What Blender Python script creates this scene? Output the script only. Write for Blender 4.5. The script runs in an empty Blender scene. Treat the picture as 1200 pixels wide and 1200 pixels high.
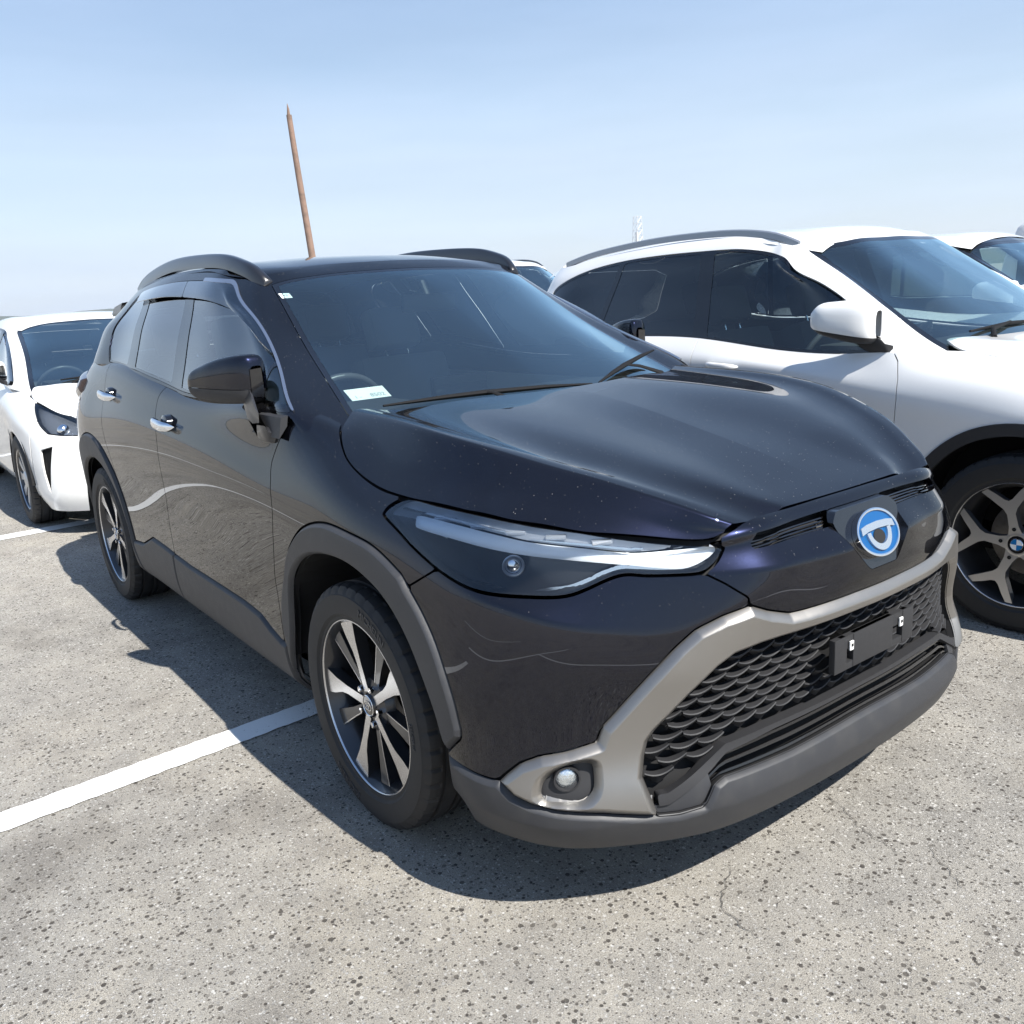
import bpy, bmesh, math, random
import numpy as np
from mathutils import Vector, Matrix, Quaternion
random.seed(7); rng = np.random.default_rng(7)
scene = bpy.context.scene
COL = scene.collection
R = math.radians

# ---------------------------------------------------------------- camera
cam_d = bpy.data.cameras.new('camera'); cam = bpy.data.objects.new('camera', cam_d); COL.objects.link(cam)
cam_d.sensor_width = 36; cam_d.lens = 1041.19 / 1200 * 36; cam_d.clip_start = .05; cam_d.clip_end = 20000
def _basis(yaw, pitch, roll):
    cy, sy, cp, sp = math.cos(yaw), math.sin(yaw), math.cos(pitch), math.sin(pitch)
    f = Vector((cy*cp, sy*cp, -sp)); r = Vector((sy, -cy, 0)); u = r.cross(f)
    r2 = r*math.cos(roll) + u*math.sin(roll); u2 = -r*math.sin(roll) + u*math.cos(roll)
    return r2, u2, f
_r, _u, _f = _basis(2.5045, .2421, -.0601)
m = Matrix((( _r.x, _u.x, -_f.x, 2.025), (_r.y, _u.y, -_f.y, -1.8476), (_r.z, _u.z, -_f.z, 1.396), (0, 0, 0, 1)))
cam.matrix_world = m
scene.camera = cam

# ---------------------------------------------------------------- sky, sun, exposure
SUN_EL, SUN_AZ = R(51.5), R(8.0)           # azimuth of the sun measured from +x towards +y
world = bpy.data.worlds.new('World'); scene.world = world; world.use_nodes = True
nt = world.node_tree; nt.nodes.clear()
wo = nt.nodes.new('ShaderNodeOutputWorld'); bg = nt.nodes.new('ShaderNodeBackground')
sky = nt.nodes.new('ShaderNodeTexSky'); sky.sky_type = 'NISHITA'; sky.sun_disc = False
sky.sun_elevation = SUN_EL; sky.sun_rotation = R(90) - SUN_AZ
sky.altitude = 0; sky.air_density = 1.2; sky.dust_density = .4; sky.ozone_density = 2.5
bg.inputs['Strength'].default_value = .08
# pale haze veil: thick towards the horizon all round, thinning overhead, a little uneven
tc = nt.nodes.new('ShaderNodeTexCoord'); sx = nt.nodes.new('ShaderNodeSeparateXYZ'); nt.links.new(tc.outputs['Generated'], sx.inputs['Vector'])
el = nt.nodes.new('ShaderNodeMapRange'); el.inputs['From Min'].default_value = .0; el.inputs['From Max'].default_value = .46
el.inputs['To Min'].default_value = .95; el.inputs['To Max'].default_value = .60; nt.links.new(sx.outputs['Z'], el.inputs['Value'])
mp = nt.nodes.new('ShaderNodeMapping'); mp.inputs['Scale'].default_value = (1.1, 1.1, 5.0); nt.links.new(tc.outputs['Generated'], mp.inputs['Vector'])
nz = nt.nodes.new('ShaderNodeTexNoise'); nz.inputs['Scale'].default_value = 1.7; nz.inputs['Detail'].default_value = 5; nz.inputs['Roughness'].default_value = .5; nt.links.new(mp.outputs['Vector'], nz.inputs['Vector'])
nr = nt.nodes.new('ShaderNodeMapRange'); nr.inputs['From Min'].default_value = .3; nr.inputs['From Max'].default_value = .7; nr.inputs['To Min'].default_value = .62; nr.inputs['To Max'].default_value = 1.08; nt.links.new(nz.outputs['Fac'], nr.inputs['Value'])
ml = nt.nodes.new('ShaderNodeMath'); ml.operation = 'MULTIPLY'; ml.use_clamp = True; nt.links.new(el.outputs['Result'], ml.inputs[0]); nt.links.new(nr.outputs['Result'], ml.inputs[1])
mx = nt.nodes.new('ShaderNodeMix'); mx.data_type = 'RGBA'; mx.inputs['B'].default_value = (4.62, 5.25, 6.5, 1)
nt.links.new(ml.outputs['Value'], mx.inputs['Factor'])
mp2 = nt.nodes.new('ShaderNodeMapping'); mp2.inputs['Scale'].default_value = (1.6, 1.6, 14.0); nt.links.new(tc.outputs['Generated'], mp2.inputs['Vector'])
n2 = nt.nodes.new('ShaderNodeTexNoise'); n2.inputs['Scale'].default_value = 1.2; n2.inputs['Detail'].default_value = 7; n2.inputs['Roughness'].default_value = .55; nt.links.new(mp2.outputs['Vector'], n2.inputs['Vector'])
cr = nt.nodes.new('ShaderNodeValToRGB'); e_ = cr.color_ramp.elements       # the haze: milky low down, clear blue higher up
while len(e_) < 5: e_.new(.5)
for q_, (p_, c_) in zip(e_, ((0, (.530, .605, .725)), (.14, (.485, .580, .715)), (.38, (.285, .415, .655)), (.70, (.150, .262, .500)), (1, (.115, .215, .430)))): q_.position = p_; q_.color = (*c_, 1)
nt.links.new(sx.outputs['Z'], cr.inputs['Fac'])
cn = nt.nodes.new('ShaderNodeMapRange'); cn.inputs['From Min'].default_value = .34; cn.inputs['From Max'].default_value = .68; cn.inputs['To Min'].default_value = 10.1; cn.inputs['To Max'].default_value = 11.2; nt.links.new(n2.outputs['Fac'], cn.inputs['Value'])
vm = nt.nodes.new('ShaderNodeVectorMath'); vm.operation = 'SCALE'; nt.links.new(cr.outputs['Color'], vm.inputs[0]); nt.links.new(cn.outputs['Result'], vm.inputs['Scale']); nt.links.new(vm.outputs['Vector'], mx.inputs['B'])
nt.links.new(sky.outputs['Color'], mx.inputs['A']); nt.links.new(mx.outputs['Result'], bg.inputs['Color'])
nt.links.new(bg.outputs['Background'], wo.inputs['Surface'])
sun_d = bpy.data.lights.new('sun', 'SUN'); sun = bpy.data.objects.new('sun', sun_d); COL.objects.link(sun)
sun_d.energy = 5.0; sun_d.angle = R(.53); sun_d.color = (1, .965, .90)
sd = Vector((math.cos(SUN_EL)*math.cos(SUN_AZ), math.cos(SUN_EL)*math.sin(SUN_AZ), math.sin(SUN_EL)))
sun.rotation_euler = sd.to_track_quat('Z', 'Y').to_euler(); sun.location = sd * 60
scene.view_settings.view_transform = 'Standard'; scene.view_settings.look = 'None'
scene.view_settings.exposure = .82; scene.view_settings.gamma = 1
scene.cycles.max_bounces = 12; scene.cycles.transparent_max_bounces = 24
# ---------------------------------------------------------------- surface tools (numpy)
def nat_slopes(t, Y):
    """slopes of the natural C2 cubic spline through Y (n,...) at knots t (n)."""
    n = len(t); h = np.diff(t); A = np.zeros((n, n)); R = np.zeros_like(Y)
    d = np.diff(Y, axis=0) / h.reshape((-1,) + (1,) * (Y.ndim - 1))
    A[0, 0] = 2; A[0, 1] = 1; R[0] = 3 * d[0]
    A[-1, -1] = 2; A[-1, -2] = 1; R[-1] = 3 * d[-1]
    for i in range(1, n - 1):
        A[i, i - 1] = h[i]; A[i, i] = 2 * (h[i - 1] + h[i]); A[i, i + 1] = h[i - 1]
        R[i] = 3 * (h[i] * d[i - 1] + h[i - 1] * d[i])
    return np.linalg.solve(A, R.reshape(n, -1)).reshape(Y.shape)

def hermite(t, Y, ML, MR, s):
    """evaluate with right slope MR at the left knot and left slope ML at the right knot"""
    i = np.clip(np.searchsorted(t, s, side='right') - 1, 0, len(t) - 2)
    h = (t[i + 1] - t[i]); x = (s - t[i]) / h
    e = (slice(None),) + (None,) * (Y.ndim - 1)
    h = h[e]; x = x[e]
    return ((2*x**3 - 3*x**2 + 1) * Y[i] + (x**3 - 2*x**2 + x) * h * MR[i]
            + (-2*x**3 + 3*x**2) * Y[i + 1] + (x**3 - x**2) * h * ML[i + 1])

def knots(Ps):
    d = np.linalg.norm(np.diff(Ps, axis=0), axis=-1)
    if d.ndim > 1: d = d.mean(axis=1)
    return np.r_[0, np.cumsum(np.maximum(d, 1e-4))]

def spline(pts, n, s=None):
    P = np.asarray(pts, float); t = knots(P); m = nat_slopes(t, P)
    return hermite(t, P, m, m, np.linspace(0, t[-1], n) if s is None else np.asarray(s) * t[-1])

def sample(t, step):
    """parameter values with about the given spacing, knots included"""
    out = []
    for a, b in zip(t[:-1], t[1:]):
        k = max(2, int(round((b - a) / step))); out.append(np.linspace(a, b, k, endpoint=False))
    return np.r_[np.concatenate(out), t[-1]]

def loft(rows, su, sv, crease=None, sym_end=True, cols=False):
    """rows[k][j] = (x, w, z) control points -> dense grid (nv, nu, 3). crease[k][j] in 0..1.
    columns ending on w = 0 get a level tangent there by mirroring."""
    G = np.asarray(rows, float)                     # K,J,3
    if sym_end:
        M = np.array([1, -1, 1.0])
        a = abs(G[:, 0, 1]).max() < 1e-6; b = abs(G[:, -1, 1]).max() < 1e-6
        L = G[:, 2:0:-1] * M if a else G[:, :0]; R = G[:, -2:-4:-1] * M if b else G[:, :0]
        E = np.concatenate([L, G, R], 1); o = L.shape[1]
    else:
        E, o = G, 0
    tu = knots(E.transpose(1, 0, 2)); mu = nat_slopes(tu, E.transpose(1, 0, 2))
    J = G.shape[1]; tt = tu[o:o + J]
    s = sample(tt, su)
    H = hermite(tu, E.transpose(1, 0, 2), mu, mu, s).transpose(1, 0, 2)      # K,nu,3
    tv = knots(H); mv = nat_slopes(tv, H)
    ML, MR = mv.copy(), mv.copy()
    if crease is not None:
        c = np.asarray(crease, float); cu = np.stack([np.interp(s, tt, c[k]) for k in range(len(c))])
        d = np.diff(H, axis=0) / np.diff(tv)[:, None, None]
        for k in range(1, len(H) - 1):
            w = cu[k][:, None]
            ML[k] = mv[k] * (1 - w) + d[k - 1] * w; MR[k] = mv[k] * (1 - w) + d[k] * w
    G = hermite(tv, H, ML, MR, sample(tv, sv))
    return (G, np.searchsorted(s, tt - 1e-9)) if cols else G

class Surf:
    """triangle soup with shared vertices: V positions, N unit normals, F faces"""
    def __init__(s, V, N, F): s.V, s.N, s.F = V, N, F
    def copy(s): return Surf(s.V.copy(), s.N.copy(), s.F.copy())

def grid_surf(G, flip=False):
    nv, nu, _ = G.shape
    du = np.gradient(G, axis=1); dv = np.gradient(G, axis=0)
    n = np.cross(du, dv); l = np.linalg.norm(n, axis=-1, keepdims=True); n = n / np.maximum(l, 1e-12)
    if flip: n = -n
    i = np.arange(nv * nu).reshape(nv, nu)
    a, b, c, d = i[:-1, :-1].ravel(), i[:-1, 1:].ravel(), i[1:, 1:].ravel(), i[1:, :-1].ravel()
    F = np.concatenate([np.stack([a, b, c], 1), np.stack([a, c, d], 1)])
    if flip: F = F[:, ::-1]
    return Surf(G.reshape(-1, 3).copy(), n.reshape(-1, 3).copy(), F)

def compact(S):
    u, inv = np.unique(S.F, return_inverse=True)
    return Surf(S.V[u], S.N[u], inv.reshape(-1, 3))

def clip(S, d, eps=1e-5):
    """keep the part where d > 0 (d per vertex), cutting triangles along d = 0"""
    d = np.where(abs(d) < eps, eps, d)
    ins = d > 0; F = S.F; k = ins[F].sum(1)
    keep = [F[k == 3]]
    mix = F[(k == 1) | (k == 2)]
    if len(mix) == 0: return compact(Surf(S.V, S.N, keep[0]))
    one = ins[mix].sum(1) == 1
    # rotate so that the odd vertex comes first
    odd = np.where(one[:, None], ins[mix], ~ins[mix]).argmax(1)
    r = np.arange(len(mix))
    A, B, C = mix[r, odd], mix[r, (odd + 1) % 3], mix[r, (odd + 2) % 3]
    def edge(a, b):
        return np.minimum(a, b), np.maximum(a, b)
    e1 = np.stack(edge(A, B), 1); e2 = np.stack(edge(A, C), 1)
    allE = np.concatenate([e1, e2]); ue, inv = np.unique(allE, axis=0, return_inverse=True); inv = inv.ravel()
    t = (d[ue[:, 0]] / (d[ue[:, 0]] - d[ue[:, 1]]))[:, None]
    NV = S.V[ue[:, 0]] * (1 - t) + S.V[ue[:, 1]] * t; NN = S.N[ue[:, 0]] * (1 - t) + S.N[ue[:, 1]] * t
    NN /= np.maximum(np.linalg.norm(NN, axis=1, keepdims=True), 1e-9)
    base = len(S.V); P, Q = base + inv[:len(A)], base + inv[len(A):]
    keep.append(np.stack([A, P, Q], 1)[one])
    two = ~one
    keep.append(np.stack([P, B, C], 1)[two]); keep.append(np.stack([P, C, Q], 1)[two])
    return compact(Surf(np.concatenate([S.V, NV]), np.concatenate([S.N, NN]), np.concatenate(keep)))

def sdf(q, poly):
    """signed distance of 2D points q to a closed polygon, positive inside"""
    p = np.asarray(poly, float); a = p; b = np.roll(p, -1, axis=0); out = np.full(len(q), 1e9); ins = np.zeros(len(q), bool)
    for i in range(len(p)):
        e = b[i] - a[i]; w = q - a[i]; l = max(e @ e, 1e-12)
        t = np.clip(w @ e / l, 0, 1); dd = w - t[:, None] * e
        out = np.minimum(out, (dd * dd).sum(1))
        c = (a[i, 1] > q[:, 1]) != (b[i, 1] > q[:, 1])
        if c.any():
            xx = a[i, 0] + (q[:, 1] - a[i, 1]) * e[0] / (e[1] if abs(e[1]) > 1e-12 else 1e-12)
            ins ^= c & (q[:, 0] < xx)
    return np.where(ins, 1, -1) * np.sqrt(out)

def smooth_poly(pts, step=.01, closed=True, sharp=()):
    """round a traced outline: Catmull-Rom through the points; indices in sharp stay corners"""
    p = np.asarray(pts, float); n = len(p); out = []
    for i in range(n if closed else n - 1):
        p0, p1, p2, p3 = p[(i - 1) % n], p[i], p[(i + 1) % n], p[(i + 2) % n]
        m1 = (p2 - p0) / 2; m2 = (p3 - p1) / 2; L = np.linalg.norm(p2 - p1)
        if i in sharp or (not closed and i == 0): m1 = p2 - p1
        if (i + 1) % n in sharp or (not closed and i == n - 2): m2 = p2 - p1
        for m in (m1, m2):
            l = np.linalg.norm(m)
            if l > 1.3 * L: m *= 1.3 * L / l
        k = max(1, int(L / step))
        for x in np.linspace(0, 1, k, endpoint=False):
            out.append((2*x**3 - 3*x**2 + 1) * p1 + (x**3 - 2*x**2 + x) * m1 + (-2*x**3 + 3*x**2) * p2 + (x**3 - x**2) * m2)
    if not closed: out.append(p[-1])
    return np.array(out)

def boundary(F):
    E = np.concatenate([F[:, [0, 1]], F[:, [1, 2]], F[:, [2, 0]]])
    k = np.sort(E, 1); u, inv, c = np.unique(k, axis=0, return_inverse=True, return_counts=True)
    return E[c[inv.ravel()] == 1]

def with_rim(S, depth):
    """add a return wall going inward from the open edge, for thickness"""
    B = boundary(S.F)
    B = B[~((abs(S.V[B[:, 0], 1]) < 1e-4) & (abs(S.V[B[:, 1], 1]) < 1e-4))]      # not along the car's middle
    vs = np.unique(B)
    nb = len(S.V); m = np.full(nb, -1); m[vs] = np.arange(len(vs))
    # top ring (own normals) and bottom ring
    T = S.V[vs]; D = T - S.N[vs] * depth
    V = np.concatenate([S.V, T, D]);
    wn = np.zeros((len(vs), 3))
    for a, b in B:
        e = S.V[b] - S.V[a]; w = np.cross(e, S.N[a]); w /= max(np.linalg.norm(w), 1e-9)
        wn[m[a]] += w; wn[m[b]] += w
    wn /= np.maximum(np.linalg.norm(wn, axis=1, keepdims=True), 1e-9)
    N = np.concatenate([S.N, wn, wn])
    a, b = m[B[:, 0]], m[B[:, 1]]; k = len(vs)
    F = np.concatenate([S.F, np.stack([nb + b, nb + a, nb + k + a], 1), np.stack([nb + b, nb + k + a, nb + k + b], 1)])
    return Surf(V, N, F)

def offset(S, h):
    h = np.asarray(h, float)
    return Surf(S.V + S.N * (h[:, None] if h.ndim else h), S.N.copy(), S.F.copy())

def renormal(S):
    """normals from the faces (after displacing)"""
    f = np.cross(S.V[S.F[:, 1]] - S.V[S.F[:, 0]], S.V[S.F[:, 2]] - S.V[S.F[:, 0]])
    n = np.zeros_like(S.V)
    for i in range(3): np.add.at(n, S.F[:, i], f)
    n /= np.maximum(np.linalg.norm(n, axis=1, keepdims=True), 1e-12)
    return Surf(S.V, n, S.F)

def mirror(S):
    M = np.array([1, -1, 1.0]); return Surf(S.V * M, S.N * M, S.F[:, ::-1].copy())

def merge(*L):
    V, N, F, o = [], [], [], 0
    for s in L: V.append(s.V); N.append(s.N); F.append(s.F + o); o += len(s.V)
    return Surf(np.concatenate(V), np.concatenate(N), np.concatenate(F))

def bump(d, b, p=2.0):
    """0 at the edge (d = 0) rising to 1 at distance b"""
    t = np.clip(d / b, 0, 1); return 1 - (1 - t) ** p

def subdivide(S):
    E = np.concatenate([S.F[:, [0, 1]], S.F[:, [1, 2]], S.F[:, [2, 0]]]); E.sort(axis=1)
    u, inv = np.unique(E, axis=0, return_inverse=True); inv = inv.ravel() + len(S.V); k = len(S.F)
    V = np.concatenate([S.V, (S.V[u[:, 0]] + S.V[u[:, 1]])/2]); N = np.concatenate([S.N, S.N[u[:, 0]] + S.N[u[:, 1]]])
    N /= np.maximum(np.linalg.norm(N, axis=1, keepdims=True), 1e-9)
    a, b, c = S.F.T; ab, bc, ca = inv[:k], inv[k:2*k], inv[2*k:]
    return Surf(V, N, np.concatenate([np.stack(t, 1) for t in ((a, ab, ca), (ab, b, bc), (ca, bc, c), (ab, bc, ca))]))

def smin(a, b, k):
    h = np.clip(.5 + .5*(b - a)/k, 0, 1); return b*(1 - h) + a*h - k*h*(1 - h)
def col_dist(G, k):
    """signed distance on a grid patch from its column k, positive before it"""
    d = np.linalg.norm(G - G[:, k:k+1], axis=-1) * np.sign(k - np.arange(G.shape[1]))[None]; return d.ravel()

def densify(rows, f=.5):
    """put a row half way between each pair, part straight, part curved"""
    G = [np.asarray(r, float) for r in rows]; out = []
    for i in range(len(G) - 1):
        a, b, c, d = G[max(i-1, 0)], G[i], G[i+1], G[min(i+2, len(G)-1)]
        if i == 0: a = 2*b - c
        if i == len(G) - 2: d = 2*c - b
        out += [b, (b + c)/2*(1 - f) + (9*(b + c) - a - d)/16*f]
    return [r.tolist() for r in out + [G[-1]]]
# ---------------------------------------------------------------- crossover: control grids (x forward from the front axle, w out to the right, z up)
def cols_to_rows(cols): return [[c[k] for c in cols] for k in range(len(cols[0]))]
def side(x, zs, ws, dx=None):
    return [(x + (dx[i] if dx else 0), ws[i], zs[i]) for i in range(len(zs))]
SUV_BAND = cols_to_rows([
 [(-3.40,0,.30),(-3.46,0,.34),(-3.49,0,.42),(-3.49,0,.55),(-3.48,0,.68),(-3.46,0,.82),(-3.44,0,.93),(-3.42,0,1.03),(-3.36,0,1.15)],
 [(-3.36,.45,.30),(-3.43,.46,.34),(-3.46,.46,.42),(-3.46,.46,.55),(-3.45,.46,.68),(-3.43,.46,.82),(-3.41,.46,.93),(-3.39,.46,1.03),(-3.33,.45,1.15)],
 [(-3.22,.70,.28),(-3.29,.74,.33),(-3.31,.76,.42),(-3.31,.77,.55),(-3.31,.775,.68),(-3.31,.785,.82),(-3.29,.775,.93),(-3.26,.75,1.03),(-3.20,.68,1.15)],
 side(-3.03,[.25,.32,.42,.55,.68,.82,.93,1.04,1.178],[.78,.84,.868,.88,.886,.89,.875,.836,.748]),
 side(-2.64,[.20,.27,.40,.55,.70,.82,.93,1.03,1.185],[.80,.865,.888,.898,.905,.908,.895,.86,.792]),
 side(-2.15,[.19,.26,.40,.53,.68,.83,.955,1.05,1.172],[.80,.865,.885,.888,.894,.903,.893,.862,.806]),
 side(-1.55,[.19,.26,.40,.53,.68,.83,.950,1.035,1.115],[.80,.865,.882,.882,.887,.897,.890,.860,.814]),
 side(-.95,[.19,.26,.40,.53,.68,.82,.915,1.01,1.10],[.80,.865,.882,.881,.885,.896,.889,.859,.818]),
 side(-.45,[.19,.26,.40,.53,.68,.80,.875,.98,1.095],[.80,.865,.885,.886,.891,.899,.893,.860,.814]),
 side(-.17,[.19,.26,.40,.53,.68,.79,.865,.955,1.045],[.80,.865,.89,.895,.901,.907,.898,.862,.765],[0,0,0,0,0,0,0,-.01,-.03]),
 side(.13,[.19,.26,.40,.53,.68,.785,.85,.90,.942],[.80,.865,.893,.90,.907,.909,.899,.870,.815]),
 side(.40,[.20,.27,.38,.50,.64,.77,.83,.885,.929],[.80,.86,.895,.903,.904,.890,.872,.838,.783]),
 [(.50,.86,.225),(.54,.893,.30),(.56,.892,.38),(.57,.884,.47),(.575,.876,.61),(.575,.850,.763),(.558,.836,.79),(.53,.795,.862),(.521,.745,.919)],
 [(.66,.80,.22),(.69,.828,.29),(.69,.82,.38),(.693,.80,.46),(.695,.79,.60),(.693,.768,.731),(.662,.744,.784),(.632,.715,.85),(.60,.693,.906)],
 [(.755,.70,.215),(.785,.72,.29),(.77,.712,.38),(.757,.700,.46),(.762,.692,.60),(.765,.665,.704),(.735,.628,.808),(.712,.612,.85),(.689,.61,.887)],
 [(.84,.55,.21),(.87,.56,.29),(.855,.56,.37),(.835,.558,.45),(.84,.553,.58),(.838,.542,.697),(.800,.535,.804),(.782,.522,.842),(.772,.513,.866)],
 [(.878,.42,.21),(.912,.43,.29),(.892,.43,.365),(.878,.43,.45),(.888,.43,.58),(.903,.412,.735),(.900,.385,.80),(.868,.378,.85),(.842,.393,.886)],
 [(.897,.24,.21),(.932,.24,.29),(.912,.24,.37),(.90,.24,.45),(.915,.24,.57),(.943,.24,.70),(.935,.24,.80),(.885,.235,.855),(.85,.24,.896)],
 [(.902,.12,.21),(.938,.12,.29),(.918,.12,.37),(.908,.12,.45),(.925,.12,.57),(.956,.12,.70),(.952,.12,.80),(.89,.12,.857),(.85,.12,.897)],
 [(.903,0,.21),(.94,0,.29),(.92,0,.37),(.91,0,.45),(.93,0,.57),(.960,0,.70),(.953,0,.80),(.893,0,.857),(.85,0,.897)],
])
_nc = len(SUV_BAND[0])
SUV_CREASE = np.zeros((9, _nc))
SUV_CREASE[5, 11:] = [.1, .4, .7, .85, .9, .5, .2, .1, 0]
SUV_CREASE[6, 4:] = [.2, .5, .7, .75, .6, .3, 0, .1, .4, .6, .7, .7, .9, .9, .9, .9]
SUV_CREASE[1, :] = .4
SUV_CREASE[7, 9:] = [.0] * (_nc - 9)
SUV_GREEN = cols_to_rows([
 [(-3.37,0,1.09),(-3.33,0,1.19),(-3.19,0,1.33),(-3.03,0,1.46),(-3.00,0,1.505)],
 [(-3.32,.45,1.09),(-3.28,.45,1.19),(-3.14,.43,1.32),(-3.00,.42,1.45),(-2.98,.40,1.492)],
 [(-2.99,.79,1.09),(-2.95,.755,1.19),(-2.92,.69,1.33),(-2.90,.60,1.425),(-2.89,.56,1.465)],
 [(-2.5,.825,1.10),(-2.5,.80,1.188),(-2.5,.725,1.345),(-2.54,.620,1.485),(-2.54,.582,1.527)],
 [(-2.05,.838,1.09),(-2.05,.81,1.167),(-2.08,.735,1.335),(-2.15,.635,1.508),(-2.15,.595,1.552)],
 [(-1.5,.85,1.04),(-1.5,.82,1.115),(-1.55,.735,1.31),(-1.70,.635,1.515),(-1.70,.600,1.558)],
 [(-.95,.850,1.03),(-1.0,.83,1.10),(-1.15,.735,1.30),(-1.40,.645,1.498),(-1.40,.605,1.543)],
 [(-.51,.852,1.03),(-.62,.825,1.098),(-.93,.718,1.30),(-1.29,.645,1.479),(-1.34,.606,1.531)],
 [(-.255,.800,1.020),(-.39,.815,1.095),(-.78,.702,1.275),(-1.180,.637,1.455),(-1.265,.598,1.514)],
 [(-.195,.760,1.010),(-.335,.765,1.083),(-.745,.665,1.270),(-1.145,.600,1.475),(-1.215,.574,1.514)],
 [(-.16,.71,1.004),(-.30,.685,1.07),(-.703,.613,1.258),(-1.095,.555,1.477),(-1.15,.535,1.511)],
 [(-.105,.516,1.002),(-.245,.50,1.072),(-.645,.455,1.272),(-1.06,.42,1.497),(-1.135,.40,1.528)],
 [(-.075,.26,1.002),(-.215,.25,1.074),(-.615,.235,1.283),(-1.035,.22,1.508),(-1.115,.21,1.540)],
 [(-.065,0,1.002),(-.205,0,1.075),(-.605,0,1.287),(-1.025,0,1.511),(-1.11,0,1.544)],
])
SUV_GREEN = densify(SUV_GREEN, .35)
SUV_HOOD = []   # per station: x, then (w, z) from the centre to the shut line
for x, zc, cw, cz, ew, ez in [(-.40,1.112,.66,1.100,.74,1.070),(-.20,1.098,.675,1.092,.775,1.032),(0,1.078,.69,1.083,.815,.962),(.2,1.048,.695,1.068,.811,.936),
        (.4,1.008,.655,1.038,.782,.929),(.52,.983,.607,1.010,.745,.919),(.60,.965,.567,.990,.693,.906),(.69,.942,.515,.961,.610,.887),(.77,.920,.458,.929,.517,.868),(.82,.906,.420,.906,.452,.864),(.845,.898,.392,.892,.42,.868),(.87,.890,.37,.879,.395,.86)]:
    SUV_HOOD.append([(x,0,zc),(x,.18,zc+.001),(x,cw*.62,(zc*.45+cz*.55)),(x,cw-.05,cz-.004),(x,cw,cz),(x,cw*.55+ew*.45,cz*.50+ez*.50),(x,ew,ez),(x,ew+.03,ez-.03)])
SUV_ROOF = []   # per station: centre to edge
for x, zc, ew, ez in [(-1.10,1.540,.545,1.476),(-1.15,1.550,.562,1.499),(-1.2,1.558,.58,1.513),(-1.3,1.572,.605,1.527),(-1.42,1.582,.607,1.544),(-1.7,1.594,.600,1.558),(-2.15,1.594,.595,1.552),(-2.54,1.572,.582,1.527),(-2.89,1.525,.56,1.465),(-3.02,1.498,.53,1.44)]:
    SUV_ROOF.append([(x,0,zc),(x,ew*.35,zc-.10*(zc-ez)),(x,ew*.7,zc-.42*(zc-ez)),(x,ew*.92,zc-.80*(zc-ez)),(x,ew+.012,ez-.012)])

def hood_z(x, w):
    zs = [np.interp(w, [p[1] for p in st], [p[2] for p in st]) for st in SUV_HOOD]; return float(np.interp(x, [st[0][0] for st in SUV_HOOD], zs))
_r8 = SUV_BAND[8]; _r9 = []      # one more row running in under the hood edge
for j, (x, w, z) in enumerate(_r8):
    if j < 9: _r9.append((x, max(w - .03, 0), z + .012))
    elif j < 16: _r9.append((x - .012, w - .028, hood_z(x - .012, w - .028) - .001))
    else: _r9.append((x - .03, w, hood_z(x - .03, min(w, .37)) - .001))
SUV_BAND.append(_r9); SUV_CREASE = np.concatenate([SUV_CREASE, np.zeros((1, _nc))])
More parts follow.
